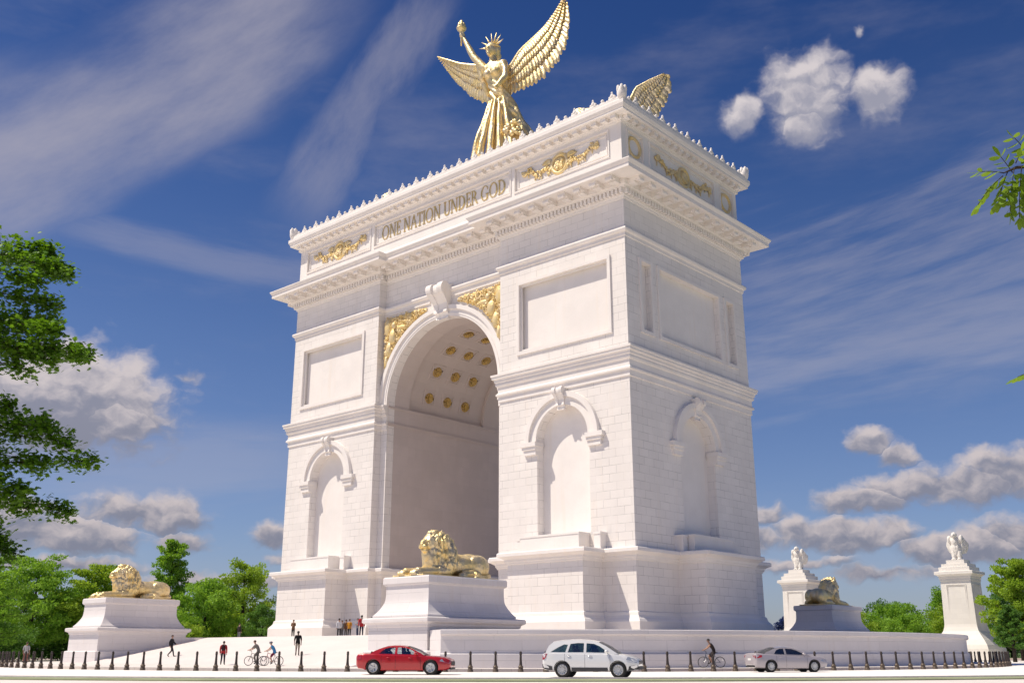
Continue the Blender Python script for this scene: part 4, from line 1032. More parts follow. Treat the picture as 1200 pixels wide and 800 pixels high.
car('white sport utility vehicle with grey lower cladding in the middle of the road', (44.6,-42.6,0), head(-15), CARP('white_paint',(.74,.74,.74)), st, (1.34,-1.28), .355, .91, 1.05, 1.665, side, wins,
    ((1.26,1.08),(.42,1.57)), ((-2.08,1.10),(-1.8,1.56)),
    dict(glass=glassmat('green_car_glass',(.50,.62,.58),.12), spokes=10, mirror=(.84,1.16), handles=[(-.95,.95),(.05,.95)], seams=[-1.16,-.2,.98], seats=[.15,-.75], rooffrac=.70, handlemat=CHR,
     extras=[('cladding',DGR,[('poly',[(-.84,.29),(.86,.29),(.86,.45),(-.84,.45)],.012),('poly',[(-2.24,.44),(-2.1,.36),(-1.9,.33),(-1.74,.32),(-1.76,.50),(-1.95,.54),(-2.1,.57),(-2.23,.60)],.02),('poly',[(1.80,.32),(2.0,.34),(2.2,.42),(2.24,.56),(2.05,.55),(1.84,.5)],.02)]),
             ('headlight',HEADL,[('poly',[(1.72,.80),(1.95,.74),(2.18,.64),(2.22,.74),(2.05,.86),(1.8,.93)],.022)]),('tail_light',REDL,[('poly',[(-2.24,.80),(-2.14,.80),(-2.06,.9),(-2.0,1.06),(-2.12,1.06),(-2.22,.98)],.022)]),
             ('grille',BLK,[('box',2.17,2.285,-.5,.5,.62,.76)]),('bumper',DGR,[('box',2.1,2.30,-.68,.68,.36,.50)]),('grille_bar',CHR,[('box',2.2,2.295,-.52,.52,.68,.70)]),('number_plate',PLATE,[('box',-2.27,-2.245,-.2,.2,.72,.84)])]))
# silver saloon
st = [(-2.33,.52,.86,.90,.62),(-2.31,.40,.97,1.02,.74),(-2.22,.28,1.02,1.08,.82),(-1.9,.22,1.03,1.09,.885),(-1.3,.19,1.0,1.03,.905),(-.8,.18,.96,.97,.905),(.6,.18,.925,.93,.90),(1.05,.18,.90,.95,.895),(1.7,.19,.82,.90,.88),(2.05,.22,.75,.81,.83),(2.24,.28,.68,.72,.74),(2.31,.38,.60,.63,.62)]
side = [(-1.72,1.02),(1.16,.90),(.9,1.05),(.5,1.24),(.15,1.35),(-.2,1.395),(-.6,1.395),(-.95,1.35),(-1.3,1.23),(-1.55,1.12)]
wins = [[(-1.12,1.02),(-.44,1.0),(-.44,1.325),(-.68,1.32),(-.92,1.24)],[(-.34,1.0),(.78,.96),(.66,1.07),(.36,1.22),(.08,1.30),(-.34,1.33)]]
car('silver saloon car seen from behind, driving right', (45.0,-24.2,0), head(11), CARP('silver_paint',(.42,.38,.40)), st, (1.38,-1.35), .335, .905, .94, 1.395, side, wins,
    ((1.06,.94),(.2,1.34)), ((-1.62,1.07),(-.98,1.34)),
    dict(glass=GLSD, spokes=10, mirror=(.70,1.03), handles=[(-.72,.84),(.42,.82)], seams=[-1.0,-.40,.94], seats=[.05,-.85], rooffrac=.70, frame=CARP('silver_paint_frame',(.36,.33,.35)),
     extras=[('headlight',HEADL,[('poly',[(1.80,.62),(2.0,.58),(2.24,.52),(2.28,.58),(2.1,.68),(1.88,.74)],.02)]),('tail_light',REDL,[('poly',[(-2.30,.78),(-2.15,.79),(-1.92,.84),(-1.90,.95),(-2.1,.98),(-2.30,.94)],.022),('box',-2.325,-2.27,.40,.70,.82,.93),('box',-2.325,-2.27,-.70,-.40,.82,.93)]),
             ('grille',BLK,[('box',2.22,2.315,-.4,.4,.42,.56)]),('bumper',BLK,[('box',-2.335,-2.25,-.55,.55,.28,.36)]),('number_plate',PLATE,[('box',-2.335,-2.31,-.22,.22,.66,.78)])]))
# ------------------------------------------------------------------ people
SKINS = [plain('skin_light',(.52,.31,.22),.55), plain('skin_tan',(.36,.20,.13),.55), plain('skin_dark',(.10,.052,.034),.55)]
_cl = {}
def cloth(c):
    if c not in _cl: _cl[c] = plain('fabric', c, .85, 0, .2, .15, 20.)
    return _cl[c]
HAIRM = {'black': plain('hair_black',(.012,.01,.009),.6), 'brown': plain('hair_brown',(.06,.032,.018),.6), 'blond': plain('hair_fair',(.25,.16,.07),.6)}
SHOE = plain('shoe_leather',(.03,.026,.024),.6); EYE = plain('eye_dark',(.02,.015,.012),.3)
def person(label, loc, rz, pose='stand', top=(.5,.5,.5), bottom=(.05,.05,.06), skin=0, hair='brown', h=1.75, shorts=False, sleeves='short', group='people around the arch', helmet=None, skirt=False, seed=0, slim=1., pack=None, coat=False):
    rd = random.Random(seed); k = h/1.75
    J = dict(pel=(0,0,.95), sp=(0,0,1.12), ch=(0,0,1.33), nk=(0,0,1.47), hb=(0,.01,1.555), hm=(0,.02,1.645), ht=(0,.0,1.735))
    sw = .185*slim; hp = .095*slim
    def limbs(arm, leg):
        for s, nm in ((1,'R'),(-1,'L')):
            e, w, f = arm[nm]; J['sh'+nm] = (s*sw,0,1.415); J['el'+nm] = e; J['wr'+nm] = w; J['hd'+nm] = f
            kn, an, to = leg[nm]; J['hp'+nm] = (s*hp,0,.91); J['kn'+nm] = kn; J['an'+nm] = an; J['to'+nm] = to
    a_ = lambda s: ((s*(sw+.055),-.03,1.13),(s*(sw+.06),.05,.88),(s*(sw+.055),.08,.80))
    l_ = lambda s: ((s*(hp+.01),.015,.49),(s*(hp+.02),-.02,.085),(s*(hp+.035),.15,.04))
    arm = {'R': a_(1), 'L': a_(-1)}; leg = {'R': l_(1), 'L': l_(-1)}
    if pose == 'walk':
        leg = {'R': ((hp,.17,.51),(hp+.01,.26,.10),(hp+.02,.42,.09)), 'L': ((-hp,.0,.50),(-hp-.01,-.30,.17),(-hp-.02,-.19,.05))}
        arm = {'R': ((sw+.05,-.13,1.15),(sw+.04,-.10,.90),(sw+.03,-.05,.83)), 'L': ((-sw-.05,.10,1.15),(-sw-.02,.30,1.02),(-sw+.02,.37,1.01))}
    if pose == 'step':
        leg = {'R': ((hp,.10,.50),(hp+.01,.12,.09),(hp+.02,.28,.05)), 'L': ((-hp,-.03,.49),(-hp-.01,-.17,.11),(-hp-.02,-.03,.045))}
    if pose == 'photo':
        arm = {'R': ((sw+.06,.09,1.19),(.09,.27,1.36),(.05,.31,1.42)), 'L': ((-sw-.06,.09,1.19),(-.09,.27,1.36),(-.05,.31,1.42))}
    if pose == 'arms_folded':
        arm = {'R': ((sw+.06,.02,1.16),(.03,.21,1.17),(-.05,.21,1.19)), 'L': ((-sw-.06,.02,1.16),(-.03,.18,1.13),(.05,.2,1.14))}
    limbs(arm, leg)
    if pose == 'ride':      # seated on a bicycle, leaning to the bars (forward +y), saddle top at 0.95
        for key, v in dict(pel=(0,-.22,1.0), sp=(0,-.13,1.16), ch=(0,.0,1.34), nk=(0,.10,1.46), hb=(0,.14,1.545), hm=(0,.17,1.63), ht=(0,.15,1.715)).items(): J[key] = v
        for s, nm in ((1,'R'),(-1,'L')):
            J['sh'+nm] = (s*sw,.05,1.40); J['el'+nm] = (s*(sw+.05),.22,1.20); J['wr'+nm] = (s*.24,.43,1.08); J['hd'+nm] = (s*.24,.50,1.06)
            J['hp'+nm] = (s*hp,-.20,.97)
        J.update(knR=(hp,.16,.72), anR=(hp+.02,.06,.32), toR=(hp+.03,.20,.25), knL=(-hp,.10,.60), anL=(-hp-.02,-.05,.20), toL=(-hp-.03,.09,.13))
    E_ = [('pel','sp'),('sp','ch'),('ch','nk'),('nk','hb'),('hb','hm'),('hm','ht')]
    for s in 'RL': E_ += [('ch','sh'+s),('sh'+s,'el'+s),('el'+s,'wr'+s),('wr'+s,'hd'+s),('pel','hp'+s),('hp'+s,'kn'+s),('kn'+s,'an'+s),('an'+s,'to'+s)]
    rad = dict(pel=(.135*slim,.11),sp=(.125*slim,.10),ch=(.145*slim,.105),nk=(.052,.052),hb=(.066,.072),hm=(.080,.095),ht=(.055,.065),sh=(.066,.066),el=(.043,.043),wr=(.028,.028),hd=(.033,.022),hp=(.088,.092),kn=(.056,.058),an=(.038,.042),to=(.036,.026))
    names = list(J); idx = {n: i for i, n in enumerate(names)}
    me = bpy.data.meshes.new('p'); me.from_pydata([J[n] for n in names], [(idx[a],idx[b]) for a,b in E_], [])
    o = bpy.data.objects.new('p', me); COL.objects.link(o)
    o.modifiers.new('skin','SKIN'); sub = o.modifiers.new('sub','SUBSURF'); sub.levels = 1; sub.render_levels = 1
    sk = me.skin_vertices[0].data
    for n in names:
        r_ = rad.get(n) or rad[n[:-1]]; sk[idx[n]].radius = r_; sk[idx[n]].use_root = (n == 'pel')
    bm_ = evalmesh(o); bpy.data.objects.remove(o); bpy.data.meshes.remove(me)
    V = [v.co.copy() for v in bm_.vertices]; Nn = [v.normal.copy() for v in bm_.vertices]; F = [tuple(p.vertices) for p in bm_.polygons]
    segs = [(a, b, Vector(J[a]), Vector(J[b])) for a, b in E_]
    def seg(p):
        best = None
        for a, b, A, B in segs:
            d = B-A; t = max(0, min(1, (p-A).dot(d)/d.length_squared)); q = (p-(A+d*t)).length / (rad.get(b) or rad[b[:-1]])[0]**.4
            if best is None or q < best[0]: best = (q, a, b, t)
        return best
    def zone(p):
        q, a, b, t = seg(p); b0 = b.rstrip('RL') if b not in ('pel',) else b
        if b in ('hb','hm','ht'): return 'head'
        if b == 'nk': return 'torso' if t < .75 else 'head'
        if b0 == 'sh' or b in ('sp','ch'): return 'hips' if (b == 'sp' and t < .35) else 'torso'
        if b0 == 'el': return 'uarm'
        if b0 == 'wr': return 'farm'
        if b0 == 'hd': return 'hand'
        if b0 == 'hp': return 'hips'
        if b0 == 'kn': return 'thigh' if t < .9 else 'shin'
        if b0 == 'an': return 'shin' if t < .86 else 'foot'
        return 'foot'
    FZ = [zone(sum((V[i] for i in f), Vector())/len(f)) for f in F]
    t = thing('person', label, 'person', loc, rz, group); t.scale = (k,k,k)
    # body with nose, ears and hands
    mb = MB(); mb.add(V, F); hm = Vector(J['hm'])
    mb.tube([hm+Vector((0,.085,.02)), hm+Vector((0,.118,-.015)), hm+Vector((0,.10,-.025))], [.009,.016,.013], 6)
    mb.ell(hm+Vector((0,.092,-.055)), (.026,.01,.009), 8, 5)
    for s in (1,-1): mb.ell(hm+Vector((s*.083,-.005,-.005)), (.012,.022,.032), 8, 6)
    for s in 'RL':
        w, hd = Vector(J['wr'+s]), Vector(J['hd'+s]); d = (hd-w).normalized(); x = d.cross(Vector((0,1,0)) if abs(d.y) < .8 else Vector((1,0,0))).normalized(); nrm = x.cross(d)
        mb.ell(hd, (.036,.036,.036), 8, 6)
        for q, L in enumerate((.070,.080,.075,.058)):
            b_ = hd + d*.02 + nrm*((q-1.5)*.018); mb.tube([b_, b_+d*L*.55+x*.004, b_+d*L+x*.022], [.0095,.0088,.007], 6)
        b_ = hd - d*.005 - nrm*.03; mb.tube([b_, b_-nrm*.022+d*.025, b_-nrm*.022+d*.058+x*.01], [.011,.010,.008], 6)
    mb.build('body', SKINS[skin], t, True)
    def garment(name, zones, mat, off, parent=t):
        used = {}; vs = []; fs = []
        for f, z in zip(F, FZ):
            if z not in zones: continue
            g = []
            for i in f:
                if i not in used: used[i] = len(vs); vs.append(V[i] + Nn[i]*off)
                g.append(used[i])
            fs.append(tuple(g))
        if fs: return MB().add(vs, fs).build(name, mat, parent, True, recalc=False)
    tz = {'torso','hips'} if not skirt else {'torso','hips'}
    if sleeves != 'none': tz = tz | {'uarm'}
    if sleeves == 'long': tz = tz | {'farm'}
    garment('shirt' if not coat else 'jacket', tz, cloth(top), .022 if coat else .014)
    garment('shorts' if shorts else 'trousers', {'hips','thigh'} if shorts else {'hips','thigh','shin'}, cloth(bottom), .012)
    garment('shoes', {'foot'}, SHOE, .010)
    mb = MB(); c = hm + Vector((0,-.018,.028)); mb.ell(c, (.095,.105,.088), 14, 9)
    vs2 = [v for v in mb.v]; mb.v = [(x_, min(y_, c.y+.075) if z_ < c.z+.03 else y_, max(z_, c.z-.055) if y_ > c.y-.02 else z_) for x_,y_,z_ in vs2]
    mb.build('hair', HAIRM[hair], t, True)
    for s in (1,-1): MB().ell(hm+Vector((s*.031,.090,.012)), (.011,.007,.007), 8, 6).build('eye', EYE, t, True)
    if helmet:
        mb = MB(); mb.ell(hm+Vector((0,-.01,.055)), (.115,.14,.09), 14, 8); mb.build('helmet', plain('helmet_shell', helmet, .35, 0, .5), t, True)
    if pack:
        ch = Vector(J['ch']); mb = MB(); mb.ell(ch+Vector((0,-.19,-.07)), (.15,.10,.24), 14, 10)
        for s in (1,-1): mb.tube([ch+Vector((s*.11,-.12,.13)), ch+Vector((s*.12,.0,.165)), ch+Vector((s*.12,.115,.06)), ch+Vector((s*.13,.06,-.2)), ch+Vector((s*.12,-.12,-.22))], .02, 6)
        mb.build('backpack', cloth(pack), t, True)
    return t
# +y in a figure is forwards; angles turn it about the vertical
AWAY = R(41.85)                          # facing away from the photographer
def face(deg): return AWAY + R(deg)
rz_ = lambda y: .16 + (y+36.2)/12.71*2.34
person('person in a pale grey shirt and reddish trousers among the bollards at far left', (-18.6,-41.6,.17), face(10), 'step', (.42,.40,.40), (.22,.09,.07), 1, 'brown', 1.80, seed=1)
person('person in a black suit striding up the ramp beside the left pedestal', (-9.06,-33.16,rz_(-33.16)-.03), face(-88), 'walk', (.022,.022,.026), (.025,.025,.03), 0, 'brown', 1.86, sleeves='long', coat=True, seed=2)
person('person in a red jacket with a dark backpack at the foot of the ramp', (4.24,-36.5,.17), face(6), 'step', (.38,.03,.035), (.02,.02,.03), 1, 'black', 1.76, sleeves='long', coat=True, pack=(.04,.015,.02), seed=3)
person('person in a black shirt and beige shorts seen from behind on the ramp', (8.2,-32.5,rz_(-32.5)), face(12), 'step', (.012,.012,.013), (.33,.29,.23), 2, 'black', 1.84, shorts=True, sleeves='short', seed=4)
person('person with a brown top and black trousers at the left top of the ramp', (-14.6,-16.2,2.5), face(160), 'arms_folded', (.17,.10,.06), (.012,.012,.013), 1, 'brown', 1.82, sleeves='long', seed=5)
person('person in a dark coat with grey trousers against the trees at the terrace edge', (-30.4,-12.2,2.5), face(-30), 'stand', (.035,.028,.026), (.20,.20,.21), 0, 'black', 1.8, sleeves='long', coat=True, seed=6)
person('person in a white shirt at the left of the group under the arch', (-7.0,-16.3,2.5), face(20), 'stand', (.70,.70,.72), (.03,.03,.035), 1, 'black', 1.8, sleeves='long', seed=7)
person('person in grey between the white shirt and the orange top', (-7.9,-15.2,2.5), face(60), 'stand', (.16,.16,.17), (.10,.10,.11), 0, 'brown', 1.66, seed=8)
person('person in a dark brown jacket behind the orange top', (-7.9,-14.7,2.5), face(150), 'stand', (.10,.045,.025), (.12,.115,.11), 1, 'brown', 1.74, sleeves='long', coat=True, seed=9)
person('person in an orange-yellow top and dark trousers', (-5.9,-15.9,2.5), face(-15), 'stand', (.55,.25,.03), (.03,.028,.028), 0, 'brown', 1.72, seed=10)
person('person in a grey-blue shirt left of the tall red figure', (-4.9,-15.7,2.5), face(120), 'arms_folded', (.24,.25,.29), (.03,.04,.08), 0, 'brown', 1.78, seed=11)
person('tall person in a red and navy jacket in front of the group under the arch', (-2.4,-17.3,2.5), face(15), 'stand', (.42,.03,.035), (.03,.03,.06), 2, 'black', 1.98, sleeves='long', coat=True, seed=12)
person('person in a bright green top at the right end of the group', (-2.3,-16.1,2.5), face(-10), 'stand', (.07,.25,.03), (.025,.03,.02), 2, 'black', 1.86, seed=13)

# ------------------------------------------------------------------ bicycles with riders
BT = plain('bicycle_tyre',(.02,.02,.02),.7); SPK = plain('spoke_steel',(.4,.4,.42),.3,.9)
def bicycle(label, loc, rz, col):
    t = thing('bicycle', label, 'bicycle', loc, rz, 'bicycles on the pavement'); r = .34; P = plain('bicycle_paint', col, .35, .2, .5)
    for y in (-.52,.54):
        M = Matrix.Translation((0,y,r)) @ Matrix.Rotation(PI/2,4,'Y')
        o = MB().torus(r-.018,.019,36,8,M).build('wheel', BT, t, True)
        mb = MB(); mb.torus(r-.042,.010,36,6,M); mb.lathe([(.022,-.05),(.03,-.03),(.03,.03),(.022,.05)],10,M)
        for k in range(14):
            a = 2*PI*k/14; mb.tube([M @ Vector((.02*math.cos(a+.5),.02*math.sin(a+.5),.02*(-1)**k)), M @ Vector(((r-.04)*math.cos(a),(r-.04)*math.sin(a),0))], .0028, 4)
        mb.build('spokes', SPK, o)
    bb, st, hd, ht, ra = (0,-.07,.29),(0,-.20,.80),(0,.38,.70),(0,.34,.86),(0,-.52,.34)
    mb = MB()
    for a, b, q in ((bb,st,.018),(bb,hd,.02),(st,ht,.018),(hd,ht,.022),((.05,-.52,.34),(.02,-.10,.29),.011),((-.05,-.52,.34),(-.02,-.10,.29),.011),((.05,-.52,.34),(.0,-.19,.76),.010),((-.05,-.52,.34),(.0,-.19,.76),.010)): mb.tube([a,b], q, 8)
    mb.build('frame', P, t, True)
    mb = MB()
    for s in (1,-1): mb.tube([(0,.385,.68),(s*.055,.40,.66),(s*.055,.47,.50),(s*.055,.54,.34)], .012, 8)
    mb.build('fork', P, t, True)
    mb = MB(); mb.tube([(0,.34,.84),(0,.33,.98),(0,.40,1.02)], .014, 8); mb.tube([(-.29,.44,1.03),(-.2,.46,1.04),(0,.40,1.03),(.2,.46,1.04),(.29,.44,1.03)], .013, 8); mb.build('handlebar', BLK, t, True)
    mb = MB(); mb.tube([st,(0,-.225,.90)], .014, 8); mb.ell((0,-.27,.915),(.07,.13,.03),12,6); mb.ell((0,-.16,.915),(.035,.12,.022),10,6); mb.build('saddle', BLK, t, True)
    mb = MB(); M = Matrix.Translation((.045,-.07,.29)) @ Matrix.Rotation(PI/2,4,'Y'); mb.torus(.085,.008,20,6,M); mb.tube([(.06,-.07,.29),(.07,.03,.18)], .011, 6); mb.tube([(-.06,-.07,.29),(-.07,-.16,.40)], .011, 6)
    mb.box(.06,.17,-.01,.08,.165,.19); mb.box(-.17,-.06,-.2,-.11,.385,.41); mb.build('crankset', BLK, t)
    return t
def cyclist(blabel, plabel, loc, rz, col, **kw):
    bicycle(blabel, loc, rz, col); person(plabel, (loc[0],loc[1],loc[2]+.0), rz, 'ride', **kw)
LEFTW = 90
cyclist('bicycle ridden by the person in grey, front wheel leftmost', 'cyclist in grey clothes riding left before the ramp', (9.16,-36.9,.17), face(LEFTW-4), (.05,.05,.055), top=(.20,.185,.17), bottom=(.15,.135,.12), skin=0, hair='brown', h=1.80, sleeves='short', seed=21)
cyclist('bicycle ridden by the person in blue top behind the grey cyclist', 'cyclist in a blue top, dark red shorts and helmet', (10.88,-36.7,.17), face(LEFTW-6), (.20,.05,.06), top=(.06,.24,.48), bottom=(.16,.02,.05), skin=0, hair='blond', h=1.68, shorts=True, sleeves='none', helmet=(.12,.13,.17), slim=.9, seed=22)
cyclist('blue-grey bicycle in front of the shaded terrace wall', 'cyclist in dark brown clothes in front of the shaded terrace wall', (39.6,-23.7,.17), face(LEFTW-3), (.05,.07,.11), top=(.035,.026,.024), bottom=(.03,.022,.024), skin=1, hair='black', h=1.78, shorts=True, sleeves='none', seed=23)
# ------------------------------------------------------------------ trees and shrubs
BARK = plain('bark', (.055,.042,.032), .9, 0, .2, .4, 6.)
LEAFS = [leafmat('leaf_fresh', (.095,.22,.016), (.26,.46,.055), .40, .35), leafmat('leaf_yellow_green', (.13,.25,.016), (.33,.48,.055), .40, .35), leafmat('leaf_deep', (.05,.13,.02), (.13,.27,.045), .32, .35), leafmat('leaf_blue', (.010,.022,.10), (.02,.05,.22), .15, .5)]
def leaf(mb, c, s, rd, up=.5):
    n = Vector((rd.gauss(0,1), rd.gauss(0,1), rd.gauss(0,1)+up)).normalized(); a = n.orthogonal().normalized(); a.rotate(Matrix.Rotation(rd.uniform(0,6.28),3,n)); b = n.cross(a)
    l, w = s*rd.uniform(.7,1.25), s*.5*rd.uniform(.8,1.2); c = Vector(c)
    mb.add([c-a*l*.5, c+b*w*.5-a*l*.05+n*.06*s, c+a*l*.5, c-b*w*.5-a*l*.05+n*.06*s], [(0,1,2,3)])
def tree(label, loc, H, cw, leafi=0, cb=.22, seed=0, style='round', nleaf=9000, ls=.34, cat='tree', name='tree', group='trees beyond the terrace', trunk_h=None):
    rd = random.Random(seed); t = thing(name, label, cat, loc, rd.uniform(0,6.28) if style != 'x' else 0, group)
    wood = MB(); fol = MB(); r0 = .022*H+.06; zb = H*cb
    top = Vector((rd.uniform(-.04,.04)*H, rd.uniform(-.04,.04)*H, H*.86))
    tp = [Vector((0,0,-.2)), Vector((rd.uniform(-.01,.01)*H,0,zb*.6)), top*.45+Vector((0,0,0)), top*.75, top]
    wood.tube(tp, [r0*1.25, r0, r0*.7, r0*.4, r0*.1], 9)
    clumps = []
    nl = {'round':30,'layer':26,'cone':34,'shrub':20}[style]
    for k in range(nl):
        q = (k+.5)/nl; az = k*2.39996 + rd.uniform(-.35,.35)
        z = zb + (H*.96-zb)*q
        if style == 'cone': rr = cw*(1-q)**.75*rd.uniform(.75,1.1)+.25
        elif style == 'layer': rr = cw*(math.sin(PI*min(1,q*.78+.20)))**.6*rd.uniform(.6,1.12)
        else: rr = cw*math.sqrt(max(.03,1-((q-.42)/.60)**2))*rd.uniform(.55,1.1)
        tip = Vector((rr*math.cos(az), rr*math.sin(az), z)); base = Vector((0,0,max(zb*.75, z - rr*(.55 if style != 'layer' else .3)))) + Vector((top.x,top.y,0))*(z/H)*.8
        mid = base.lerp(tip,.5)+Vector((0,0,rr*.08)); br = r0*.42*(1-q*.6)
        wood.tube([base, mid, tip], [br, br*.6, br*.15], 6)
        for f in ((.45,.75,1.0) if style != 'cone' else (.6,1.)):
            c = base.lerp(tip, f)+Vector((0,0,.1)); clumps.append((c, (.55+.5*rd.random())*cw*.30*(1.15-f*.25)))
            if rd.random() < .8:
                c2 = c + Vector((rd.gauss(0,1),rd.gauss(0,1),rd.gauss(0,.45)))*cw*.2; clumps.append((c2, cw*.2*rd.uniform(.6,1.1))); wood.tube([c,c2],[br*.25,br*.08],5)
    tot = sum(r**2 for _, r in clumps); sq = {'round':.62,'layer':.34,'cone':.6,'shrub':.7}[style]
    for c, r in clumps:
        n = max(8, int(nleaf*1.5*r*r/tot))
        for _ in range(n):
            d = Vector((rd.gauss(0,1),rd.gauss(0,1),rd.gauss(0,1))).normalized()*r*rd.random()**.38; d.z *= sq
            p = c + d
            if p.z > .15: leaf(fol, p, ls*1.12, rd)
    wood.build('trunk', BARK, t, True); fol.build('crown', LEAFS[leafi], t, recalc=False)
    return t
L = 'trees left of the arch'
tree('broad layered tree at the far left edge behind the bollards', (-61.2,-23.2,0), 13.0, 6.6, 0, .22, 1, 'layer', 11000, .36, group=L)
tree('round yellow-green tree left of the left pedestal', (-60.2,-14.8,0), 12.6, 5.6, 1, .24, 2, 'layer', 11000, .36, group=L)
tree('tall tree rising directly behind the left gilded lion', (-62.6,-3.2,0), 17.2, 4.2, 0, .16, 3, 'cone', 10000, .36, group=L)
tree('low round tree between the left pedestal and the arch', (-48.7,-5.3,0), 10.6, 4.6, 0, .12, 4, 'round', 10000, .34, group=L)
tree('bright green tree touching the left edge of the arch', (-52.7,3.2,0), 13.6, 5.0, 1, .14, 5, 'round', 10000, .36, group=L)
tree('tree cut by the left edge of the picture under the maple branches', (-50.5,-34.5,0), 13.5, 6.0, 0, .2, 6, 'layer', 9000, .34, group=L)
tree('dark tree deep in the grove behind the left bollards', (-72,-24,0), 11.5, 7.0, 2, .12, 7, 'round', 9000, .40, group=L)
tree('dark tree behind the low round tree beside the arch', (-64,6,0), 10.5, 6.2, 2, .10, 8, 'round', 9000, .40, group=L)
tree('dark tree filling the grove behind the left lion', (-75,-8,0), 11.0, 7.5, 2, .10, 9, 'round', 9000, .42, group=L)
S_ = 'dark shrubs left of the arch'
tree('dark bushy shrub next to the base of the arch', (-42.5,-.6,0), 7.2, 2.9, 2, .05, 10, 'shrub', 6000, .26, 'shrub', 'shrub', S_)
tree('low dark shrub below the layered trees at far left', (-55,-28.2,0), 4.4, 3.4, 2, .05, 11, 'shrub', 5000, .26, 'shrub', 'shrub', S_)
tree('bushy tree under the layered trees left of the pedestal', (-66,-16,0), 9.5, 6.5, 2, .06, 33, 'round', 9000, .40, group=L)
tree('small light green shrub by the terrace edge left of the arch', (-45.5,-9.4,0), 4.6, 2.4, 1, .05, 12, 'shrub', 4000, .24, 'shrub', 'shrub', S_)
Rr = 'trees right of the arch'
tree('bright tree right of the back gilded lion', (-9,128,0), 10.6, 6.5, 0, .10, 13, 'round', 9000, .42, group=Rr)
tree('taller tree in the middle of the far row on the right', (-4,142,0), 13.6, 6.5, 0, .12, 14, 'cone', 9000, .42, group=Rr)
tree('light green low tree beside the right pylon', (4.5,123,0), 9.6, 6.0, 1, .08, 15, 'round', 9000, .40, group=Rr)
tree('dark backing tree in the far row on the right', (-19,150,0), 11.5, 7.5, 2, .08, 16, 'round', 8000, .45, group=Rr)
tree('broad tree filling the gap in the far row on the right', (-14,118,0), 8.6, 6.5, 1, .06, 31, 'round', 9000, .40, group=Rr)
tree('wide tree low behind the terrace end on the right', (1,108,0), 7.6, 5.2, 0, .06, 32, 'round', 8000, .38, group=Rr)
tree('far tree beside the right pylon, partly behind it', (6,150,0), 13.0, 6.0, 2, .10, 17, 'round', 8000, .42, group=Rr)
tree('large bright tree in front of the right pylon at the right edge', (33.6,62.0,0), 13.0, 3.9, 1, .22, 18, 'round', 12000, .38, group=Rr)
tree('large tree cut by the right edge of the picture', (36.5,76,0), 13.2, 5.2, 0, .2, 19, 'round', 10000, .38, group=Rr)
tree('small olive-grey pyramidal tree with a bare stem near the right edge', (36.8,47.1,0), 6.5, 1.7, 2, .26, 20, 'cone', 6000, .22, group=Rr)
tree('small green shrub between the arch and the white pylon', (-13.5,92,0), 4.5, 2.6, 1, .05, 21, 'shrub', 4000, .28, 'shrub', 'shrub', Rr)
tree('blue-flowering shrub between the arch and the white pylon', (-17.5,98,0), 7.6, 3.2, 3, .10, 22, 'shrub', 5000, .30, 'shrub', 'shrub', Rr)
tree('low blue-flowering shrub at the far right edge', (46,70,0), 2.6, 4.0, 3, .05, 23, 'shrub', 4000, .26, 'shrub', 'shrub', Rr)

# foreground maple: trunk stands left of the picture, its sprays hang into it
camR = Vector((math.cos(camyaw), math.sin(camyaw), 0)); camF = Vector((-math.sin(camyaw), math.cos(camyaw), 0))
mp = thing('maple_tree', 'maple with leafy sprays hanging into the picture from the left edge', 'tree', (45.0,-74.6,0))
rd = random.Random(77); O_ = Vector((47.3-45.0,-72.3+74.6,0))
wood = MB(); fol = MB()
wood.tube([(0,0,-.2),(.1,0,2.5),(-.1,.1,5),(.2,0,8),(.0,.1,11),(.2,.2,14)], [.36,.30,.26,.2,.14,.05], 12)
LOBE = [(0,-.45),(.10,-.18),(.38,-.30),(.32,-.08),(.52,.08),(.26,.14),(.22,.34),(.10,.26),(0,.55),(-.10,.26),(-.22,.34),(-.26,.14),(-.52,.08),(-.32,-.08),(-.38,-.30),(-.10,-.18)]
def mleaf(c, s, droop=.35):
    n = Vector((rd.gauss(0,droop), rd.gauss(0,droop), 1)).normalized(); a = n.orthogonal().normalized(); a.rotate(Matrix.Rotation(rd.uniform(0,6.28),3,n)); b = n.cross(a)
    s *= rd.uniform(.7,1.2); fol.add([Vector(c)+a*x*s+b*y*s-n*(.25*s*(x*x+y*y)) for x,y in LOBE], [tuple(range(16))])
def spray(u1, z1, n, z0=None, u0=-2.4, dep=0., spread=.95, thick=.25):
    z0 = z1+rd.uniform(-.5,1.1) if z0 is None else z0
    A = O_ + camR*u0 + Vector((0,0,z0)); B = O_ + camR*u1 + camF*dep + Vector((0,0,z1)); Mi = A.lerp(B,.55)+Vector((0,0,.28))
    pts = []
    for i in range(9):
        q = i/8; pts.append(A*(1-q)**2 + Mi*2*q*(1-q) + B*q*q)
    wood.tube([Vector((0,0,z0-.5))]+pts, [.07,.055,.045,.038,.03,.025,.018,.012,.008,.005], 6)
    for k in range(int(n*1.9)//9):
        q = 1-.94*rd.random()**1.45; i = min(7,int(q*8)); c = pts[i].lerp(pts[i+1], q*8-i); side = rd.choice((-1,1))
        Lr = spread*(1.05-q*.75)*rd.uniform(.3,1.); tip = c + camR*Lr*rd.uniform(.1,.6) + camF*side*Lr + Vector((0,0,rd.uniform(-.42,.28)*Lr))
        wood.tube([c,tip],[.007,.003],4)
        for _ in range(9):
            p = c.lerp(tip, rd.uniform(.1,1.08)) + Vector((rd.gauss(0,.09),rd.gauss(0,.09),rd.gauss(0,thick*.55))); mleaf(p, .15, .55)
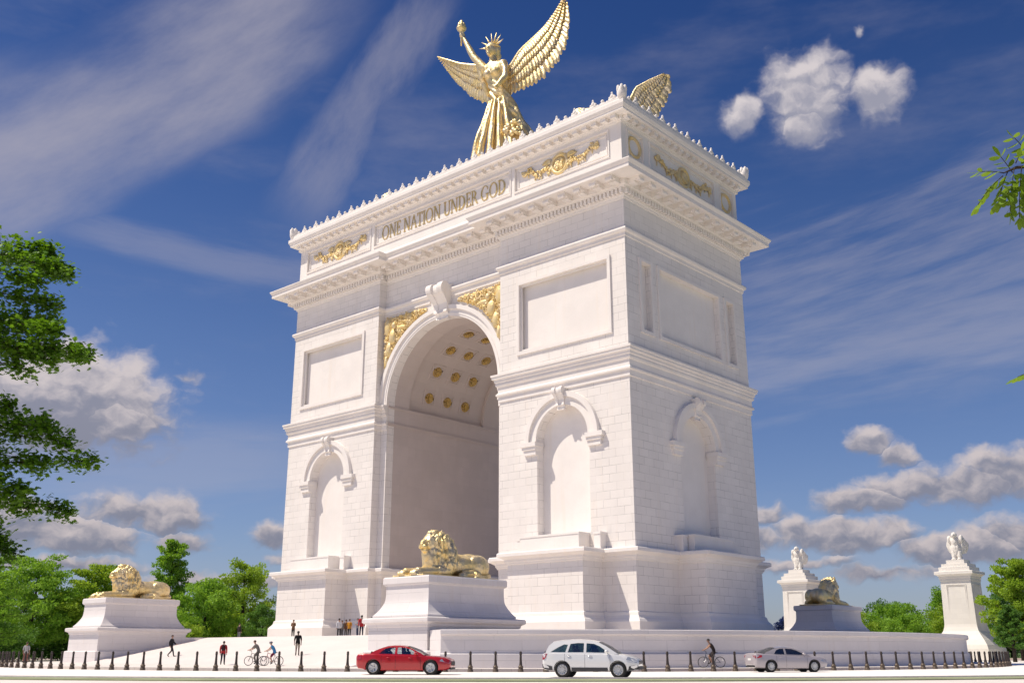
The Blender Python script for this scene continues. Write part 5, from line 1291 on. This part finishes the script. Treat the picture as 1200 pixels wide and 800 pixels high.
for (u,z,n) in ((1.0,11.95,500),(1.45,11.4,620),(1.7,11.0,560),(1.35,10.6,460),(1.5,10.2,520),(1.45,9.8,420),(1.4,9.45,460),(2.2,9.05,520),(2.65,8.75,560),(3.0,8.45,560),(2.2,8.25,460),(1.5,8.1,330),
                (.3,7.75,160),(.9,7.25,330),(1.6,6.95,420),(2.15,6.65,460),(2.6,6.3,460),(3.5,5.72,520),(2.2,5.6,380),(1.3,5.3,360),(1.7,5.0,380),(2.3,4.65,420),(1.2,4.75,300),(.45,4.35,150),(1.05,3.62,480),(.75,3.9,380),(.5,3.3,460),(.2,3.0,420),(.25,2.7,420),(-.1,2.5,380)):
    spray(u, z, n, dep=rd.uniform(-1.1,1.1))
for k in range(58):      # the rest of the crown, unseen at left, made dense to shade the sprays
    a = rd.uniform(1.6,5.6)+camyaw; z = rd.uniform(5,14.5); rr = rd.uniform(2.2,4.6)*(1.25-abs(z-8)/11)
    A = Vector((0,0,z)); B = Vector((math.cos(a)*rr, math.sin(a)*rr, z+rd.uniform(-.5,.6))); wood.tube([A-Vector((0,0,.6)),A.lerp(B,.5)+Vector((0,0,.2)),B],[.07,.03,.008],6)
    for _ in range(210):
        q = rd.uniform(.25,1.05); p = A.lerp(B,q)+Vector((rd.gauss(0,.5),rd.gauss(0,.5),rd.gauss(0,.16))); mleaf(p,.17)
for k in range(700):  # unseen crown top, added to cast shade on the sprays below
    q = rd.random(); a = rd.uniform(0,6.28); rr = 2.4*math.sqrt(rd.random()); mleaf((rr*math.cos(a), rr*math.sin(a), 12.4+2.2*(1-rr/3)*q+.3), .17)
wood.build('trunk', BARK, mp, True); fol.build('crown', leafmat('maple_leaf', (.03,.10,.008), (.16,.33,.022), .34, 1.2), mp, recalc=False)
# tree with pinnate leaves whose twigs reach in from the right edge
D_ = 12.0; C_ = Vector((75.1,-82.34,1.15))
lo = thing('locust_tree', 'tree with feathery pinnate leaves, only twig ends showing at the right edge', 'tree', (77.9,-71.6,0))
rd = random.Random(5); wood = MB(); fol = MB(); base = Vector((77.9,-71.6,0))
wood.tube([(0,0,-.2),(.05,0,2.),(-.1,0,4.5),(.1,0,7),(0,0,9.5)],[.2,.17,.13,.09,.03],10)
def pinnate(tip0, d, n=6, s=.165, droop=.5):
    d = Vector(d).normalized(); p = Vector(tip0); pts = [p.copy()]
    for i in range(n):
        d = (d + Vector((0,0,-droop*.16))).normalized(); p = p + d*s*.52; pts.append(p.copy())
        sd = d.cross(Vector((0,0,1))).normalized()
        for e in ((1,-1) if i < n-1 else (1,-1,0)):
            a = (d*.55 + sd*e*.9 + Vector((0,0,-.3+rd.uniform(-.25,.3)))).normalized() if e else d; w = a.cross(Vector((rd.gauss(0,.5),rd.gauss(0,.5),1))).normalized(); nn = a.cross(w); L_ = s*rd.uniform(.85,1.15); c = p
            fol.add([c, c+a*L_*.22+w*s*.15+nn*s*.03, c+a*L_*.6+w*s*.22+nn*s*.05, c+a*L_*.9+w*s*.13+nn*s*.02, c+a*L_*1.0, c+a*L_*.9-w*s*.13+nn*s*.02, c+a*L_*.6-w*s*.22+nn*s*.05, c+a*L_*.22-w*s*.15+nn*s*.03], [tuple(range(8))])
    wood.tube(pts, [.008]+[.005]*(len(pts)-1), 5)
def at_(t, z, D=D_): return C_ + (camF + camR*t)*D + Vector((0,0,z-1.15)) - base
def twig(z0, pts, leaves):
    P_ = [Vector((0,0,z0))] + [at_(*p) for p in pts]; wood.tube(P_, [.04]+[.022]*(len(P_)-2)+[.008], 6)
    for (t, z, dx, dz, n) in leaves: pinnate(at_(t,z,D_+rd.uniform(-.15,.15)), camR*dx + camF*rd.uniform(-.4,.4) + Vector((0,0,dz)), n)
twig(5.6, [(.60,7.25),(.55,7.2),(.535,7.12)], [(.534,7.1,-.75,-.55,6),(.535,7.12,-.9,.15,4),(.54,7.15,-.5,-.8,6),(.545,7.18,-.35,.6,3),(.548,7.18,-.2,-1,7),(.556,7.2,-.15,-1,8),(.55,7.19,.3,.7,3),(.562,7.22,-.2,-1,8),(.57,7.25,.1,-1,8),(.545,7.05,-.5,-.5,5),(.568,7.3,-.3,.5,4)])
twig(3.2, [(.57,4.42),(.535,4.40)], [(.534,4.40,-.8,-.15,3),(.545,4.42,-.2,-1,3),(.55,4.42,.3,.6,4)])
twig(6.4, [(.62,7.7),(.575,7.5)], [(.575,7.5,-.5,-.7,3),(.585,7.55,-.2,-1,5)])
for k in range(70):
    a = rd.uniform(0,6.28); rr = rd.uniform(.8,2.6); z = rd.uniform(4.5,10.5); p = Vector((rr*math.cos(a)+.9, rr*math.sin(a), z))
    if (p+base-C_).dot(camR)/(p+base-C_).dot(camF) < .64: continue
    wood.tube([(0,0,z-.6),p],[.03,.01],5)
    for _ in range(6): pinnate(p+Vector((rd.gauss(0,.2),rd.gauss(0,.2),rd.gauss(0,.2))), (rd.gauss(0,1),rd.gauss(0,1),rd.gauss(0,.5)), 6)
wood.build('trunk', BARK, lo, True); fol.build('crown', leafmat('locust_leaf', (.11,.22,.02), (.22,.36,.05), .42, 2.), lo, recalc=False)
# ------------------------------------------------------------------ sun, sky, camera
SX, SY, SZ = -.88, -1.0, 2.3                              # direction towards the sun
sun_el = math.atan2(SZ, math.hypot(SX, SY)); sun_az = math.atan2(SX, SY)     # azimuth from +Y, clockwise
ld = bpy.data.lights.new('sun', 'SUN'); ld.energy = 5.0; ld.angle = R(.53); ld.color = (1.0,.90,.75)
lo_ = bpy.data.objects.new('sun', ld); COL.objects.link(lo_); lo_.rotation_euler = Vector((SX,SY,SZ)).to_track_quat('Z','Y').to_euler()
wd = bpy.data.worlds.new('World'); sc.world = wd; wd.use_nodes = True; nt = wd.node_tree
for n_ in list(nt.nodes): nt.nodes.remove(n_)
out = N(nt, 'ShaderNodeOutputWorld'); bg = N(nt, 'ShaderNodeBackground'); nt.links.new(bg.outputs[0], out.inputs[0])
sky = N(nt, 'ShaderNodeTexSky'); sky.sky_type = 'NISHITA'; sky.sun_disc = False; sky.sun_elevation = sun_el; sky.sun_rotation = sun_az
sky.air_density = 1.0; sky.dust_density = .6; sky.ozone_density = 2.5; sky.altitude = 0
tc = N(nt, 'ShaderNodeTexCoord'); rot = N(nt, 'ShaderNodeVectorRotate', rotation_type='Z_AXIS'); inp(nt, rot.inputs['Vector'], tc.outputs['Generated']); rot.inputs['Angle'].default_value = -R(41.85)
sp_ = N(nt, 'ShaderNodeSeparateXYZ'); inp(nt, sp_.inputs[0], rot.outputs[0])
M_ = lambda op, a, b=0., c=0., cl=False: mth(nt, op, a, b, c, cl)
DEG = 180/PI
az = M_('MULTIPLY', M_('ARCTAN2', sp_.outputs[0], sp_.outputs[1]), DEG); elv = M_('MULTIPLY', M_('ARCSINE', sp_.outputs[2]), DEG)
def vec(x, y, z=0.):
    c = N(nt, 'ShaderNodeCombineXYZ'); inp(nt, c.inputs[0], x); inp(nt, c.inputs[1], y); inp(nt, c.inputs[2], z); return c.outputs[0]
P0 = vec(az, elv)
# billowing noise used to break up the cumulus, and the same field shifted towards the sun for shading
def billow(p):
    q = N(nt, 'ShaderNodeMapping'); inp(nt, q.inputs[0], p); q.inputs['Scale'].default_value = (.85,1.2,1.); return noise3(nt, q.outputs[0], .55, 7., .52)
warp = N(nt, 'ShaderNodeTexNoise'); inp(nt, warp.inputs['Vector'], P0); warp.inputs['Scale'].default_value = .9; warp.inputs['Detail'].default_value = 3
wv = N(nt, 'ShaderNodeVectorMath', operation='MULTIPLY_ADD'); inp(nt, wv.inputs[0], warp.outputs['Color']); wv.inputs[1].default_value = (1.1,1.1,0); wv.inputs[2].default_value = (-.55,-.55,0)
PW = N(nt, 'ShaderNodeVectorMath', operation='ADD'); inp(nt, PW.inputs[0], P0); inp(nt, PW.inputs[1], wv.outputs[0]); PW = PW.outputs[0]
b0_ = billow(PW)
PS = N(nt, 'ShaderNodeVectorMath', operation='ADD'); inp(nt, PS.inputs[0], PW); PS.inputs[1].default_value = (-.30,.42,0); b1_ = billow(PS.outputs[0])
sw_ = N(nt, 'ShaderNodeSeparateXYZ'); inp(nt, sw_.inputs[0], PW)
CL = [  # azimuth, elevation, half-widths, strength
 (18.2,29.3,2.9,2.6,1),(18.0,28.1,2.0,1.7,0.9),(14.4,29,1.5,1.25,1),(22.2,28.9,1.75,1.7,1),(22.5,28.3,1.3,1.1,0.7),(21.6,32.2,0.5,0.5,0.62),
 (-24.6,12.5,4.5,2.5,1.4),(-22.4,11.8,3.0,1.6,1.15),(-28.5,12.2,4.6,2.99,1.05),(-18.4,14.3,1.9,0.75,0.42),
 (19.5,10.6,1.62,0.94,0.95),(21,9.8,1.22,0.94,0.9),(24.3,8.2,5.67,1.06,1.05),(27,8.5,3.78,1.38,1.1),(18.9,7.6,2.97,0.88,1),(31,8,5.4,1.5,1),
 (17.6,6,5.27,1.06,1),(13.9,7,1.62,0.88,0.8),(13,5.8,3.38,0.88,0.9),(-20,6.9,4.05,1.25,1),(-23.8,5.8,5.27,1.25,1.05),(-17.8,5.5,2.97,0.75,0.75),(-28,6.5,5.4,1.38,1),
 (-13,5.9,1.49,0.94,0.85),(-12.6,4.7,1.22,0.62,0.7),(23.8,5,4.05,1.25,1),(26.8,5.6,2.56,1.19,1),(31,5,4.05,1.5,1),(20,3.9,5.4,0.62,0.8),(15.7,4.4,3.51,0.56,0.8),(-15,3.6,8.1,0.62,0.7),(-24,4.2,6.75,0.75,0.8),
 (60,9,12.15,2.75,1),(85,14,9.2,3.45,1),(-60,11,13.5,3.75,1),(-95,8,12.15,2.5,1),(120,10,12.15,3.75,1),(165,9,13.5,3.12,1),(-140,12,10.35,3.45,1)]
m = None; hgt = None
for (a0,e0,ra,re,st) in CL:
    dx = M_('MULTIPLY', M_('SUBTRACT', sw_.outputs[0], a0), 1/ra); dy = M_('MULTIPLY', M_('SUBTRACT', sw_.outputs[1], e0), 1/re)
    d = M_('SUBTRACT', st, M_('SQRT', M_('ADD', M_('MULTIPLY', dx, dx), M_('MULTIPLY', dy, dy))))
    if m is None: m, hgt = d, dy
    else:
        g_ = M_('GREATER_THAN', d, m); mx = N(nt, 'ShaderNodeMix', data_type='FLOAT'); inp(nt, mx.inputs[0], g_); inp(nt, mx.inputs[2], hgt); inp(nt, mx.inputs[3], dy); hgt = mx.outputs[0]
        m = M_('MAXIMUM', m, d)
dens = M_('ADD', M_('ADD', m, .12), M_('MULTIPLY', M_('SUBTRACT', b0_, .5), ramp2(nt, elv, 14., 26., 1.75, 1.15)))
cov = M_('POWER', ramp2(nt, dens, -.06, .62), 1.25)
shade = M_('ADD', M_('ADD', .50, M_('MULTIPLY', M_('SUBTRACT', b0_, b1_), 2.0)), M_('MULTIPLY', hgt, .46))
shade = ramp2(nt, M_('SUBTRACT', shade, M_('MULTIPLY', ramp2(nt, dens, .4, 1.1), .12)), .12, .95)
low = ramp2(nt, elv, 3., 26.)
ccol = mixc(nt, shade, mixc(nt, low, (.225,.235,.305), (.34,.34,.42)), mixc(nt, low, (.60,.53,.53), (.70,.64,.65)))
# cirrus: long soft streaks in two broad bands, and fine ripples on the right
def band(a0, e0, a1, e1, w):
    L2 = (a1-a0)**2 + (e1-e0)**2; L = math.sqrt(L2); ux, uy = (a1-a0)/L, (e1-e0)/L
    X = M_('SUBTRACT', az, a0); Y = M_('SUBTRACT', elv, e0)
    along = M_('ADD', M_('MULTIPLY', X, ux), M_('MULTIPLY', Y, uy)); across = M_('SUBTRACT', M_('MULTIPLY', Y, ux), M_('MULTIPLY', X, uy))
    return along, across, L, w
def streak(bd, sl, sw, seed, lo, hi, ends=3.):
    al, ac, L, w = bd
    n_ = noise3(nt, vec(M_('MULTIPLY', al, sl), M_('MULTIPLY', ac, sw), seed), 1., 7., .62)
    n2 = noise3(nt, vec(M_('MULTIPLY', al, sl*.5), M_('MULTIPLY', ac, sw*.35), seed+7.), 1., 3., .5)
    prof = M_('SUBTRACT', 1., M_('POWER', M_('ABSOLUTE', M_('MULTIPLY', M_('ADD', ac, M_('MULTIPLY', M_('SUBTRACT', n2, .5), w*1.6)), 1/w)), 1.5))
    e_ = M_('MULTIPLY', ramp2(nt, al, -ends, ends*.6), ramp2(nt, al, L+ends, L-ends*.6))
    return M_('MULTIPLY', ramp2(nt, M_('ADD', M_('MULTIPLY', prof, .55), n_), lo, hi), M_('MULTIPLY', e_, ramp2(nt, prof, 0., .8)))
c1 = M_('MULTIPLY', streak(band(-34,21.5,-13,35.0,6.2), .10, .30, 1.3, .36, 1.35, 6.), .80)
c2 = M_('MULTIPLY', streak(band(-12.5,24.6,-5.5,35.5,2.6), .22, .5, 4.7, .48, 1.2, 3.0), .40)
c3 = M_('MULTIPLY', streak(band(13,18.,36,22.5,8.0), .16, 1.1, 8.1, .66, 1.34, 6.), .38)
c4 = M_('MULTIPLY', streak(band(-25,21.5,-9,20.2,1.5), .12, .9, 2.2, .5, 1.15, 4.), .30)
c5 = M_('MULTIPLY', streak(band(12,14.5,34,16.5,3.2), .14, .9, 6.4, .5, 1.15, 5.), .42)
c6 = M_('MULTIPLY', streak(band(-30,9.5,-12,10.5,3.2), .12, .9, 9.9, .45, 1.1, 5.), .34)
thin = M_('MULTIPLY', ramp2(nt, noise3(nt, vec(M_('MULTIPLY', az, .05), M_('MULTIPLY', elv, .16), 3.), 1., 6., .6), .46, .80), .26)
cir = M_('MINIMUM', M_('MAXIMUM', M_('MAXIMUM', M_('MAXIMUM', c1, c2), M_('MAXIMUM', c3, c4)), M_('MAXIMUM', M_('MAXIMUM', c5, c6), thin)), .85)
# clear sky: the physical sky, a little deeper and bluer, and a pale haze towards the horizon
SKYK = .10
hs = N(nt, 'ShaderNodeHueSaturation'); inp(nt, hs.inputs['Color'], sky.outputs[0]); hs.inputs['Saturation'].default_value = .95; hs.inputs['Value'].default_value = 1.0
tint = N(nt, 'ShaderNodeMix', data_type='RGBA', blend_type='MULTIPLY'); tint.inputs[0].default_value = 1.; inp(nt, tint.inputs[6], hs.outputs[0]); 
tr = N(nt, 'ShaderNodeValToRGB'); inp(nt, tr.inputs[0], ramp2(nt, elv, 0., 40., 0., 1., False)); cr = tr.color_ramp
cr.elements[0].position = 0.; cr.elements[0].color = (.70,.72,.95,1); cr.elements[1].position = 1.; cr.elements[1].color = (.165,.315,.65,1)
for p_, c_ in ((.14,(.66,.70,.92,1)),(.42,(.49,.60,.86,1)),(.62,(.33,.48,.79,1)),(.84,(.20,.36,.69,1))):
    e_ = cr.elements.new(p_); e_.color = c_
inp(nt, tint.inputs[7], tr.outputs[0])
K = 1/SKYK
cirv = mixc(nt, low, (.42*K,.43*K,.53*K), (.42*K,.40*K,.47*K))
skyc = mixc(nt, cir, tint.outputs[2], cirv)
cc = N(nt, 'ShaderNodeVectorMath', operation='SCALE'); inp(nt, cc.inputs[0], ccol); cc.inputs['Scale'].default_value = K
fin = mixc(nt, M_('MULTIPLY', cov, .96), skyc, cc.outputs[0])
inp(nt, bg.inputs[0], fin); bg.inputs[1].default_value = SKYK
wd.cycles.sampling_method = 'MANUAL'; wd.cycles.sample_map_resolution = 512

cd = bpy.data.cameras.new('camera'); cam = bpy.data.objects.new('camera', cd); COL.objects.link(cam); sc.camera = cam
cd.sensor_width = 36; cd.lens = 36*1186.15/1200; cd.clip_end = 9000; cd.clip_start = .1
cam.location = (75.10,-82.34,1.15); cam.rotation_euler = (R(90+17.016), 0, R(41.8506))
sc.view_settings.view_transform = 'Standard'; sc.view_settings.look = 'None'; sc.view_settings.exposure = 0; sc.view_settings.gamma = 1
sc.render.engine = 'CYCLES'; sc.cycles.max_bounces = 8; sc.cycles.diffuse_bounces = 4; sc.cycles.transparent_max_bounces = 12; sc.cycles.use_denoising = True
bpy.data.scenes.remove(_ts)
